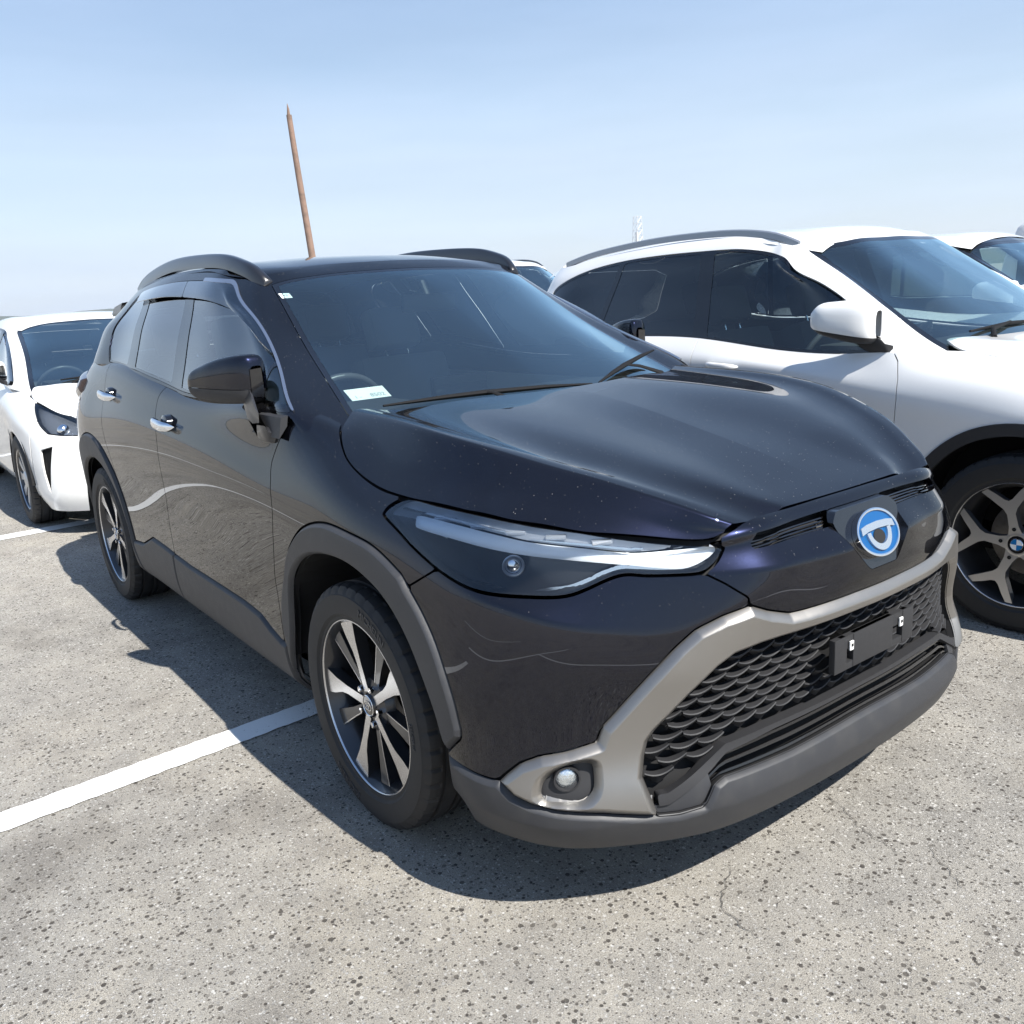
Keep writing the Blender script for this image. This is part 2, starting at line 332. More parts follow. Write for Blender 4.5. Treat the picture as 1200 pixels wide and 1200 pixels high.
# outlines of the crossover's panels and trim as measured on its body (x, w, z in metres)
TR = {
 'headlight': [(0.181, 0.864, 0.899), (0.178, 0.844, 0.913), (0.221, 0.813, 0.933), (0.324, 0.8, 0.93), (0.436, 0.778, 0.925), (0.526, 0.746, 0.916), (0.592, 0.703, 0.905), (0.646, 0.655, 0.895), (0.69, 0.613, 0.884), (0.75, 0.542, 0.868), (0.8, 0.486, 0.859), (0.834, 0.443, 0.854), (0.844, 0.427, 0.846), (0.845, 0.44, 0.831), (0.844, 0.46, 0.816), (0.831, 0.49, 0.804), (0.775, 0.57, 0.806), (0.742, 0.614, 0.812), (0.723, 0.647, 0.805), (0.706, 0.682, 0.792), (0.688, 0.717, 0.781), (0.666, 0.747, 0.778), (0.626, 0.787, 0.78), (0.583, 0.824, 0.783), (0.537, 0.851, 0.788), (0.49, 0.864, 0.797), (0.435, 0.872, 0.812), (0.379, 0.876, 0.831), (0.322, 0.877, 0.852), (0.256, 0.873, 0.877), (0.199, 0.868, 0.894)],
 'arch_front_out': [(-0.478, 0.884, 0.373), (-0.492, 0.885, 0.453), (-0.47, 0.886, 0.54), (-0.415, 0.89, 0.63), (-0.374, 0.894, 0.692), (-0.306, 0.901, 0.75), (-0.201, 0.905, 0.81), (-0.074, 0.904, 0.841), (0.083, 0.904, 0.838), (0.193, 0.902, 0.824), (0.302, 0.899, 0.783), (0.328, 0.9, 0.759), (0.384, 0.9, 0.709), (0.438, 0.901, 0.642), (0.485, 0.901, 0.545), (0.505, 0.899, 0.467), (0.503, 0.899, 0.448), (0.449, 0.9, 0.397)],
 'arch_front_in': [(-0.469, 0.871, 0.28), (-0.419, 0.886, 0.433), (-0.382, 0.889, 0.579), (-0.333, 0.894, 0.651), (-0.229, 0.901, 0.716), (-0.099, 0.908, 0.751), (0.049, 0.91, 0.759), (0.176, 0.909, 0.734), (0.261, 0.908, 0.692), (0.335, 0.906, 0.619), (0.402, 0.903, 0.504), (0.435, 0.9, 0.418), (0.444, 0.9, 0.408)],
 'arch_rear_out': [(-2.816, 0.908, 0.839), (-2.636, 0.907, 0.842), (-2.459, 0.905, 0.789), (-2.409, 0.898, 0.671), (-2.305, 0.891, 0.561), (-2.261, 0.887, 0.445), (-2.228, 0.885, 0.389)],
 'arch_rear_in': [(-2.909, 0.904, 0.738), (-2.703, 0.909, 0.739), (-2.596, 0.904, 0.699), (-2.536, 0.899, 0.621), (-2.446, 0.892, 0.528), (-2.373, 0.885, 0.391), (-2.264, 0.876, 0.305)],
 'sill_top': [(-2.229, 0.885, 0.386), (-2.052, 0.885, 0.403), (-1.884, 0.884, 0.461), (-1.671, 0.882, 0.452), (-1.389, 0.881, 0.435), (-1.084, 0.881, 0.434), (-0.826, 0.882, 0.432), (-0.687, 0.883, 0.422), (-0.607, 0.883, 0.395), (-0.526, 0.884, 0.376), (-0.472, 0.884, 0.372)],
 'sill_bot': [(-2.228, 0.875, 0.3), (-2.087, 0.875, 0.302), (-1.848, 0.878, 0.32), (-1.556, 0.878, 0.324), (-1.352, 0.875, 0.306), (-1.067, 0.874, 0.3), (-0.808, 0.876, 0.305), (-0.652, 0.876, 0.305), (-0.491, 0.872, 0.285)],
 'gap_b': [(-1.586, 0.823, 1.111), (-1.619, 0.849, 1.07), (-1.614, 0.869, 1.014), (-1.569, 0.889, 0.953), (-1.559, 0.897, 0.871), (-1.564, 0.895, 0.785), (-1.575, 0.888, 0.695), (-1.602, 0.883, 0.584), (-1.599, 0.882, 0.474), (-1.596, 0.882, 0.431), (-1.592, 0.879, 0.332)],
 'gap_fender': [(-0.404, 0.826, 1.064), (-0.441, 0.851, 1.014), (-0.474, 0.869, 0.948), (-0.458, 0.885, 0.901), (-0.436, 0.899, 0.819), (-0.474, 0.893, 0.725), (-0.518, 0.886, 0.598), (-0.518, 0.884, 0.531), (-0.513, 0.884, 0.414), (-0.506, 0.883, 0.371)],
 'gap_bumper': [(0.411, 0.878, 0.81), (0.379, 0.889, 0.79), (0.32, 0.901, 0.755)],
 'trim_out': [(0.955, 0.096, 0.691), (0.936, 0.269, 0.689), (0.928, 0.308, 0.69), (0.916, 0.365, 0.708), (0.904, 0.409, 0.728), (0.879, 0.468, 0.715), (0.851, 0.521, 0.692), (0.831, 0.563, 0.657), (0.805, 0.617, 0.602), (0.764, 0.684, 0.521), (0.753, 0.704, 0.499), (0.748, 0.716, 0.466), (0.715, 0.773, 0.452), (0.679, 0.816, 0.444), (0.647, 0.845, 0.426), (0.621, 0.866, 0.397), (0.607, 0.876, 0.379)],
 'trim_low': [(0.607, 0.876, 0.379), (0.639, 0.863, 0.351), (0.673, 0.843, 0.337), (0.716, 0.806, 0.326), (0.775, 0.733, 0.316), (0.838, 0.627, 0.295), (0.846, 0.609, 0.311), (0.818, 0.651, 0.343)],
 'trim_in': [(0.818, 0.651, 0.343), (0.809, 0.643, 0.382), (0.802, 0.629, 0.424), (0.803, 0.619, 0.455), (0.809, 0.604, 0.476), (0.826, 0.572, 0.509), (0.848, 0.534, 0.552), (0.874, 0.481, 0.602), (0.887, 0.444, 0.624), (0.904, 0.383, 0.634), (0.914, 0.335, 0.637), (0.936, 0.203, 0.641), (0.948, 0.008, 0.643)],
 'lip_top': [(0.444, 0.898, 0.379), (0.552, 0.894, 0.377), (0.591, 0.882, 0.377), (0.607, 0.876, 0.379)],
 'lip_in': [(0.837, 0.628, 0.295), (0.858, 0.587, 0.291), (0.882, 0.533, 0.298), (0.885, 0.505, 0.341), (0.888, 0.476, 0.352), (0.916, 0.277, 0.351), (0.924, 0.035, 0.358)],
 'fog': [(0.689, 0.825, 0.362), (0.69, 0.818, 0.386), (0.7, 0.802, 0.404), (0.717, 0.777, 0.418), (0.737, 0.744, 0.422), (0.745, 0.732, 0.418), (0.749, 0.732, 0.404), (0.756, 0.739, 0.373), (0.753, 0.752, 0.356), (0.742, 0.772, 0.346), (0.723, 0.795, 0.347), (0.698, 0.82, 0.348)],
 'nose_side': [(0.903, 0.412, 0.733), (0.9, 0.414, 0.748), (0.869, 0.45, 0.78), (0.841, 0.478, 0.801)],
 'fog_c': [(0.722, 0.781, 0.388)],
 'slit_up': [(0.872, 0.37, 0.848), (0.873, 0.349, 0.868), (0.878, 0.126, 0.872), (0.893, 0.0, 0.857)],
 'slit_low': [(0.872, 0.37, 0.848), (0.878, 0.366, 0.841), (0.893, 0.267, 0.845), (0.901, 0.137, 0.846)],
 'house': [(0.895, 0.129, 0.851), (0.953, 0.112, 0.799), (0.96, 0.064, 0.747), (0.961, 0.051, 0.737)],
 'crease': [(0.891, 0.394, 0.805), (0.92, 0.338, 0.796), (0.936, 0.24, 0.795), (0.953, 0.112, 0.797)],
 'lower_grille': [(0.869, 0.523, 0.369), (0.878, 0.455, 0.399), (0.884, 0.408, 0.412), (0.895, 0.308, 0.419), (0.91, 0.018, 0.423)],
 'diag': [(0.847, 0.604, 0.328), (0.877, 0.454, 0.404), (0.896, 0.309, 0.412), (0.91, 0.018, 0.415)],
 'handle_f': [(-1.599, 0.871, 1.008), (-1.479, 0.877, 0.985), (-1.332, 0.879, 0.972)],
 'handle_r': [(-2.566, 0.854, 1.055), (-2.35, 0.86, 1.047), (-2.175, 0.869, 1.027)],
 'led': [(0.307, 0.855, 0.891), (0.427, 0.833, 0.88), (0.521, 0.797, 0.867), (0.594, 0.75, 0.856), (0.67, 0.675, 0.843), (0.741, 0.595, 0.83), (0.808, 0.512, 0.817), (0.833, 0.453, 0.836), (0.835, 0.441, 0.851), (0.798, 0.5, 0.847), (0.733, 0.586, 0.846), (0.664, 0.668, 0.861), (0.586, 0.743, 0.875), (0.51, 0.787, 0.889), (0.411, 0.82, 0.9), (0.291, 0.842, 0.904)],
 'proj': [(0.568, 0.79, 0.833)],
 'belt': [(-2.507, 0.8, 1.189), (-2.296, 0.801, 1.178), (-2.056, 0.81, 1.168), (-1.708, 0.813, 1.138), (-1.358, 0.825, 1.109), (-1.028, 0.828, 1.106), (-0.66, 0.823, 1.097), (-0.392, 0.815, 1.096)],
 'win_top': [(-2.801, 0.648, 1.413), (-2.399, 0.618, 1.505), (-1.702, 0.634, 1.517), (-1.348, 0.64, 1.498), (-1.192, 0.634, 1.461), (-0.994, 0.657, 1.378), (-0.755, 0.706, 1.264), (-0.644, 0.737, 1.213), (-0.395, 0.813, 1.098)],
 'ws_edge': [(-0.316, 0.684, 1.077), (-0.696, 0.616, 1.254), (-1.079, 0.551, 1.471)],
 'visor_low': [(-2.768, 0.624, 1.444), (-2.368, 0.652, 1.459), (-1.728, 0.67, 1.449), (-1.418, 0.679, 1.434), (-1.214, 0.685, 1.398), (-0.982, 0.712, 1.316), (-0.82, 0.739, 1.257), (-0.695, 0.742, 1.228)],
 'bpillar': [(-1.587, 0.676, 1.435), (-1.4, 0.82, 1.119)],
 'bpillar2': [(-1.708, 0.674, 1.438), (-1.542, 0.814, 1.128)],
 'cpillar': [(-2.215, 0.676, 1.434), (-2.06, 0.808, 1.171)],
 'cpillar2': [(-2.409, 0.649, 1.46), (-2.249, 0.802, 1.18)],
 'qglass': [(-2.467, 0.792, 1.205), (-2.516, 0.718, 1.357), (-2.548, 0.659, 1.433), (-2.409, 0.649, 1.46)],
 'ws_top': [(-1.079, 0.551, 1.471), (-1.046, 0.392, 1.496), (-1.028, 0.228, 1.504), (-1.018, 0.051, 1.507), (-0.91, 0.0, 1.452), (-0.791, 0.0, 1.386), (-0.636, 0.0, 1.303)],
 'vent': [(-0.692, 0.755, 1.218), (-0.591, 0.83, 1.089)],
}
# ---------------------------------------------------------------- scene helpers
def tag(o, label=None, cat=None, group=None, kind=None):
    if label: o['label'] = label
    if cat: o['category'] = cat
    if group: o['group'] = group
    if kind: o['kind'] = kind
    return o
def empty(name, loc=(0,0,0), rz=0):
    o = bpy.data.objects.new(name, None); COL.objects.link(o); o.location = loc; o.rotation_euler = (0, 0, rz)
    o.empty_display_size = .2; return o
def link(name, me, mat, parent=None, loc=None):
    o = bpy.data.objects.new(name, me); COL.objects.link(o)
    if mat is not None and not me.materials: me.materials.append(mat)
    if parent is not None: o.parent = parent
    if loc is not None: o.location = loc
    return o
def surf_mesh(name, S, normals=True):
    me = bpy.data.meshes.new(name); V = np.ascontiguousarray(S.V, dtype=np.float32); F = np.ascontiguousarray(S.F, dtype=np.int32)
    me.vertices.add(len(V)); me.vertices.foreach_set('co', V.ravel())
    me.loops.add(F.size); me.loops.foreach_set('vertex_index', F.ravel())
    me.polygons.add(len(F)); me.polygons.foreach_set('loop_start', np.arange(0, F.size, 3, dtype=np.int32))
    me.polygons.foreach_set('use_smooth', np.ones(len(F), bool))
    me.update(calc_edges=True); me.validate()
    if normals: me.normals_split_custom_set_from_vertices([tuple(n) for n in S.N])
    return me
def to_left(S): return S
def to_right(S): return mirror(S)
def put(name, S, mat, parent, normals=True, angle=None):
    me = surf_mesh(name, S, normals and angle is None)
    if angle is not None: me.set_sharp_from_angle(angle=R(angle))
    return link(name, me, mat, parent)
def pair(name, S, mat, parent, **k):
    """right and left copies of a half-car surface given in (x, w, z)"""
    return put(name, to_right(S), mat, parent, **k), put(name, to_left(S), mat, parent, **k)
def both(name, S, mat, parent, **k):
    """one object made of both halves"""
    return put(name, merge(to_right(S), to_left(S)), mat, parent, **k)
def orient(S, c):
    if ((S.V - np.array(c)) * S.N).sum() < 0: S = Surf(S.V, -S.N, S.F[:, ::-1].copy())
    return S
def mesh_py(name, verts, faces, smooth=None):
    me = bpy.data.meshes.new(name); me.from_pydata([tuple(map(float, v)) for v in verts], [], [tuple(int(i) for i in f) for f in faces]); me.update()
    if smooth is not None:
        me.polygons.foreach_set('use_smooth', np.ones(len(me.polygons), bool)); me.set_sharp_from_angle(angle=R(smooth))
    return me
class MB:
    """collects simple solids into one mesh"""
    def __init__(s): s.v, s.f = [], []
    def add(s, v, f):
        o = len(s.v); s.v += [tuple(map(float, p)) for p in v]; s.f += [tuple(o + i for i in q) for q in f]; return s
    def box(s, a, b, M=None, bev=0):
        (x0, y0, z0), (x1, y1, z1) = a, b
        if bev > 0:
            bm = bmesh.new(); bmesh.ops.create_cube(bm, size=1)
            for v in bm.verts: v.co = Vector(((x0+x1)/2 + v.co.x*(x1-x0), (y0+y1)/2 + v.co.y*(y1-y0), (z0+z1)/2 + v.co.z*(z1-z0)))
            bmesh.ops.bevel(bm, geom=bm.edges[:], offset=bev, segments=2, affect='EDGES', profile=.7)
            bm.verts.index_update(); v = [M @ q.co if M else q.co for q in bm.verts]; f = [[q.index for q in p.verts] for p in bm.faces]; bm.free()
            return s.add(v, f)
        v = [Vector(p) for p in ((x0,y0,z0),(x1,y0,z0),(x1,y1,z0),(x0,y1,z0),(x0,y0,z1),(x1,y0,z1),(x1,y1,z1),(x0,y1,z1))]
        if M: v = [M @ p for p in v]
        return s.add(v, [(0,3,2,1),(4,5,6,7),(0,1,5,4),(1,2,6,5),(2,3,7,6),(3,0,4,7)])
    def tube(s, pts, r, n=10, cap=True, flat=1.0):
        pts = [Vector(p) for p in pts]; k = len(pts); rr = r if hasattr(r, '__len__') else [r]*k
        rings = []; up = None
        for i, p in enumerate(pts):
            t = (pts[min(i+1, k-1)] - pts[max(i-1, 0)]).normalized()
            if up is None: up = Vector((0,0,1)) if abs(t.z) < .9 else Vector((1,0,0))
            a = t.cross(up).normalized(); b = a.cross(t).normalized(); up = b
            rings.append([p + (a*math.cos(2*math.pi*j/n) + b*math.sin(2*math.pi*j/n)*flat)*rr[i] for j in range(n)])
        return s.rings(rings, cap)
    def rings(s, rings, cap=True, closed=True):
        n = len(rings[0]); v = [p for q in rings for p in q]; f = []
        for i in range(len(rings)-1):
            for j in range(n if closed else n-1):
                f.append((i*n+j, i*n+(j+1) % n, (i+1)*n+(j+1) % n, (i+1)*n+j))
        if cap: f.append(tuple(range(n))[::-1]); f.append(tuple((len(rings)-1)*n+j for j in range(n)))
        return s.add(v, f)
    def lathe(s, prof, n=48, axis='y', c=(0,0,0), cap=False):
        """profile (radius, along) turned about an axis"""
        rings = []
        for r_, a in prof:
            q = []
            for j in range(n):
                t = 2*math.pi*j/n; u, w = r_*math.cos(t), r_*math.sin(t)
                p = (u, a, w) if axis == 'y' else (a, u, w) if axis == 'x' else (u, w, a)
                q.append((p[0]+c[0], p[1]+c[1], p[2]+c[2]))
            rings.append(q)
        return s.rings(rings, cap)
    def prism(s, poly, d, org=(0,0,0), ax=(1,0,0), ay=(0,0,1), n=None):
        """polygon in the plane (ax, ay) extruded by d along n"""
        o, ax, ay = Vector(org), Vector(ax), Vector(ay); nn = Vector(n) if n is not None else ax.cross(ay)
        k = len(poly); v = [o + ax*p[0] + ay*p[1] for p in poly]; v += [p + nn*d for p in v]
        f = [tuple(range(k))[::-1], tuple(range(k, 2*k))] + [(i, (i+1) % k, k+(i+1) % k, k+i) for i in range(k)]
        return s.add(v, f)
    def build(s, name, mat, parent=None, smooth=None, loc=None, fix=True):
        me = mesh_py(name, s.v, s.f)
        if fix:
            bm = bmesh.new(); bm.from_mesh(me); bmesh.ops.recalc_face_normals(bm, faces=bm.faces[:]); bm.to_mesh(me); bm.free()
        if smooth is not None:
            me.polygons.foreach_set('use_smooth', np.ones(len(me.polygons), bool)); me.set_sharp_from_angle(angle=R(smooth))
        return link(name, me, mat, parent, loc)
def copy_tree(o, parent=None):
    c = o.copy(); COL.objects.link(c); c.parent = parent
    for ch in list(o.children): copy_tree(ch, c)
    return c

# ---------------------------------------------------------------- materials
MATS = {}
def mat(name, base=(.5,.5,.5), rough=.5, metal=0.0, spec=.5, coat=0.0, coat_rough=.03, emit=None, **k):
    m = bpy.data.materials.new(name); m.use_nodes = True; b = m.node_tree.nodes['Principled BSDF']
    b.inputs['Base Color'].default_value = (*base, 1); b.inputs['Roughness'].default_value = rough
    b.inputs['Metallic'].default_value = metal; b.inputs['Specular IOR Level'].default_value = spec
    b.inputs['Coat Weight'].default_value = coat; b.inputs['Coat Roughness'].default_value = coat_rough
    MATS[name] = m; return m
def nodes(m): return m.node_tree.nodes, m.node_tree.links, m.node_tree.nodes['Principled BSDF']
def add_noise_rough(m, scale=40, lo=.0, hi=.1, col=None, colf=.2, bump_s=None, bump_d=.002):
    N, L, b = nodes(m); tc = N.new('ShaderNodeTexCoord'); nz = N.new('ShaderNodeTexNoise'); nz.inputs['Scale'].default_value = scale; nz.inputs['Detail'].default_value = 5
    L.new(tc.outputs['Object'], nz.inputs['Vector']); mr = N.new('ShaderNodeMapRange'); r0 = b.inputs['Roughness'].default_value
    mr.inputs['To Min'].default_value = r0 + lo; mr.inputs['To Max'].default_value = r0 + hi; L.new(nz.outputs['Fac'], mr.inputs['Value']); L.new(mr.outputs['Result'], b.inputs['Roughness'])
    if col:
        mxn = N.new('ShaderNodeMix'); mxn.data_type = 'RGBA'; mxn.inputs['A'].default_value = b.inputs['Base Color'].default_value; mxn.inputs['B'].default_value = (*col, 1)
        rr = N.new('ShaderNodeMapRange'); rr.inputs['From Min'].default_value = .45; rr.inputs['From Max'].default_value = .75; rr.inputs['To Max'].default_value = colf
        L.new(nz.outputs['Fac'], rr.inputs['Value']); L.new(rr.outputs['Result'], mxn.inputs['Factor']); L.new(mxn.outputs['Result'], b.inputs['Base Color'])
    if bump_s:
        n2 = N.new('ShaderNodeTexNoise'); n2.inputs['Scale'].default_value = bump_s; n2.inputs['Detail'].default_value = 3; L.new(tc.outputs['Object'], n2.inputs['Vector'])
        bp = N.new('ShaderNodeBump'); bp.inputs['Distance'].default_value = bump_d; bp.inputs['Strength'].default_value = .6
        L.new(n2.outputs['Fac'], bp.inputs['Height']); L.new(bp.outputs['Normal'], b.inputs['Normal'])
    return m
def paint(name, base, rough=.35, metal=.4, spec=.1, dust=.0, dust_col=(.45,.43,.40), flake=1, coat=1.0, coat_ior=1.5, edge=1.0):
    """car paint: flaked base under clear coat, specks of dust"""
    m = mat(name, base, rough, metal, spec, coat, .004); N, L, b = nodes(m); b.inputs['Coat IOR'].default_value = coat_ior; b.inputs['Specular Tint'].default_value = (edge, edge, min(edge*1.3, 1), 1)
    tc = N.new('ShaderNodeTexCoord'); fl = N.new('ShaderNodeTexVoronoi'); fl.inputs['Scale'].default_value = 900
    L.new(tc.outputs['Object'], fl.inputs['Vector'])
    mr = N.new('ShaderNodeMapRange'); mr.inputs['To Min'].default_value = 1 - .2*flake; mr.inputs['To Max'].default_value = 1 + .25*flake
    sep = N.new('ShaderNodeSeparateColor'); L.new(fl.outputs['Color'], sep.inputs['Color']); L.new(sep.outputs['Red'], mr.inputs['Value'])
    mul = N.new('ShaderNodeMix'); mul.data_type = 'RGBA'; mul.blend_type = 'MULTIPLY'; mul.inputs['Factor'].default_value = 1
    mul.inputs['A'].default_value = (*base, 1); L.new(mr.outputs['Result'], mul.inputs['B'])
    out = mul.outputs['Result']
    if dust > 0:
        # settled dust on faces that look up, in fine specks, never on the undersides
        geo = N.new('ShaderNodeNewGeometry'); sx = N.new('ShaderNodeSeparateXYZ'); L.new(geo.outputs['Normal'], sx.inputs['Vector'])
        up = N.new('ShaderNodeMapRange'); up.inputs['From Min'].default_value = .15; up.inputs['From Max'].default_value = .9; L.new(sx.outputs['Z'], up.inputs['Value'])
        sp = N.new('ShaderNodeTexVoronoi'); sp.inputs['Scale'].default_value = 110; sp.inputs['Randomness'].default_value = 1; L.new(tc.outputs['Object'], sp.inputs['Vector'])
        big = N.new('ShaderNodeTexNoise'); big.inputs['Scale'].default_value = 4; big.inputs['Detail'].default_value = 4; L.new(tc.outputs['Object'], big.inputs['Vector'])
        rad = N.new('ShaderNodeSeparateColor'); L.new(sp.outputs['Color'], rad.inputs['Color'])
        thr = N.new('ShaderNodeMapRange'); thr.inputs['From Min'].default_value = .30; thr.inputs['From Max'].default_value = 1; thr.inputs['To Min'].default_value = 0; thr.inputs['To Max'].default_value = .13; L.new(rad.outputs['Green'], thr.inputs['Value'])
        ls = N.new('ShaderNodeMath'); ls.operation = 'LESS_THAN'; L.new(sp.outputs['Distance'], ls.inputs[0]); L.new(thr.outputs['Result'], ls.inputs[1])
        bm_ = N.new('ShaderNodeMapRange'); bm_.inputs['From Min'].default_value = .3; bm_.inputs['From Max'].default_value = .7; bm_.inputs['To Min'].default_value = .25; L.new(big.outputs['Fac'], bm_.inputs['Value'])
        m1 = N.new('ShaderNodeMath'); m1.operation = 'MULTIPLY'; L.new(ls.outputs['Value'], m1.inputs[0]); L.new(up.outputs['Result'], m1.inputs[1])
        m2 = N.new('ShaderNodeMath'); m2.operation = 'MULTIPLY'; L.new(m1.outputs['Value'], m2.inputs[0]); L.new(bm_.outputs['Result'], m2.inputs[1])
        m3 = N.new('ShaderNodeMath'); m3.operation = 'MULTIPLY'; m3.inputs[1].default_value = dust; L.new(m2.outputs['Value'], m3.inputs[0])
        film = N.new('ShaderNodeMath'); film.operation = 'MULTIPLY'; film.inputs[1].default_value = dust * .02; L.new(up.outputs['Result'], film.inputs[0])
        sm = N.new('ShaderNodeMath'); sm.operation = 'ADD'; L.new(m3.outputs['Value'], sm.inputs[0]); L.new(film.outputs['Value'], sm.inputs[1])
        dm = N.new('ShaderNodeBsdfDiffuse'); dm.inputs['Color'].default_value = (*dust_col, 1)
        ms = N.new('ShaderNodeMixShader'); L.new(sm.outputs['Value'], ms.inputs['Fac']); L.new(b.outputs['BSDF'], ms.inputs[1]); L.new(dm.outputs['BSDF'], ms.inputs[2])
        L.new(ms.outputs['Shader'], N['Material Output'].inputs['Surface'])
    L.new(out, b.inputs['Base Color']); return m
def glass(name, tint=(.7,.78,.76), refl=1.5, rough=.0, film=0.0, gain=1.8, sheen=(1, 1, 1)):
    """thin window pane: tinted see-through plus mirror reflection by angle"""
    m = bpy.data.materials.new(name); m.use_nodes = True; N, L = m.node_tree.nodes, m.node_tree.links; N.remove(N['Principled BSDF'])
    tr = N.new('ShaderNodeBsdfTransparent'); tr.inputs['Color'].default_value = (*tint, 1)
    gl = N.new('ShaderNodeBsdfGlossy'); gl.inputs['Roughness'].default_value = rough; gl.inputs['Color'].default_value = (*sheen, 1)
    fr = N.new('ShaderNodeFresnel'); fr.inputs['IOR'].default_value = refl
    mr = N.new('ShaderNodeMath'); mr.operation = 'MULTIPLY'; mr.use_clamp = True; mr.inputs[1].default_value = gain; L.new(fr.outputs['Fac'], mr.inputs[0])
    ms = N.new('ShaderNodeMixShader'); L.new(mr.outputs['Value'], ms.inputs['Fac']); L.new(tr.outputs['BSDF'], ms.inputs[1]); L.new(gl.outputs['BSDF'], ms.inputs[2])
    last = ms
    if film > 0:
        df = N.new('ShaderNodeBsdfDiffuse'); df.inputs['Color'].default_value = (.55, .55, .52, 1)
        m2 = N.new('ShaderNodeMixShader'); m2.inputs['Fac'].default_value = film; L.new(ms.outputs['Shader'], m2.inputs[1]); L.new(df.outputs['BSDF'], m2.inputs[2]); last = m2
    L.new(last.outputs['Shader'], N['Material Output'].inputs['Surface']); MATS[name] = m; return m
M = {}
M['black_paint'] = paint('black_paint', (.0045, .0056, .0140), .26, .9, .1, dust=.45, coat_ior=1.53, edge=.16)
M['dark'] = mat('dark_void', (.006,.006,.007), .8)
M['gloss_black'] = mat('gloss_black', (.006,.006,.007), .12, 0, .5, .6, .02)
M['black_plastic'] = add_noise_rough(mat('black_plastic', (.022,.022,.024), .55), 60, -.05, .12, bump_s=900, bump_d=.0004)
M['grey_cladding'] = add_noise_rough(mat('grey_cladding', (.030,.031,.035), .50, 0, .5), 25, -.06, .10, (.050,.049,.048), .5, bump_s=1200, bump_d=.0004)
M['satin_silver'] = add_noise_rough(mat('satin_silver', (.30,.285,.265), .36, .85), 30, -.03, .06)
M['chrome'] = mat('chrome', (.82,.83,.85), .06, 1.0)
M['rubber'] = add_noise_rough(mat('rubber', (.013,.013,.014), .66), 30, -.08, .1, (.032,.030,.028), .35)
M['machined'] = add_noise_rough(mat('machined', (.62,.62,.63), .24, 1.0), 80, -.04, .06)
M['wheel_dark'] = mat('wheel_dark', (.035,.036,.040), .32, .5, .5, .6, .05)
M['brake'] = add_noise_rough(mat('brake_metal', (.22,.21,.20), .45, .9), 60, -.1, .15, (.12,.07,.045), .3)
M['glass'] = glass('window_glass', (.72,.84,.82), 1.5)
M['glass_dark'] = glass('privacy_glass', (.16,.18,.19), 1.5)
M['windshield'] = glass('windshield_glass', (.72,.84,.84), 1.5, film=.012, gain=2.4, sheen=(.72, .95, 1))
M['lens'] = glass('lamp_lens', (.93,.95,.96), 1.45)
M['lamp_white'] = mat('lamp_white', (.86,.88,.90), .25, .0)
M['lamp_chrome'] = mat('lamp_chrome', (.75,.77,.80), .12, 1.0)
M['interior'] = add_noise_rough(mat('interior', (.055,.057,.062), .8), 30, 0, .1)
M['dash'] = add_noise_rough(mat('dash', (.020,.021,.023), .75), 40, -.05, .1)
M['headliner'] = mat('headliner', (.22,.22,.21), .95)
M['interior_light'] = mat('interior_light', (.35,.34,.32), .9)
M['white_plastic'] = mat('white_paper', (.80,.80,.78), .6)
M['ink'] = mat('ink', (.03,.03,.035), .6)
M['amber'] = mat('amber', (.55,.17,.02), .25)
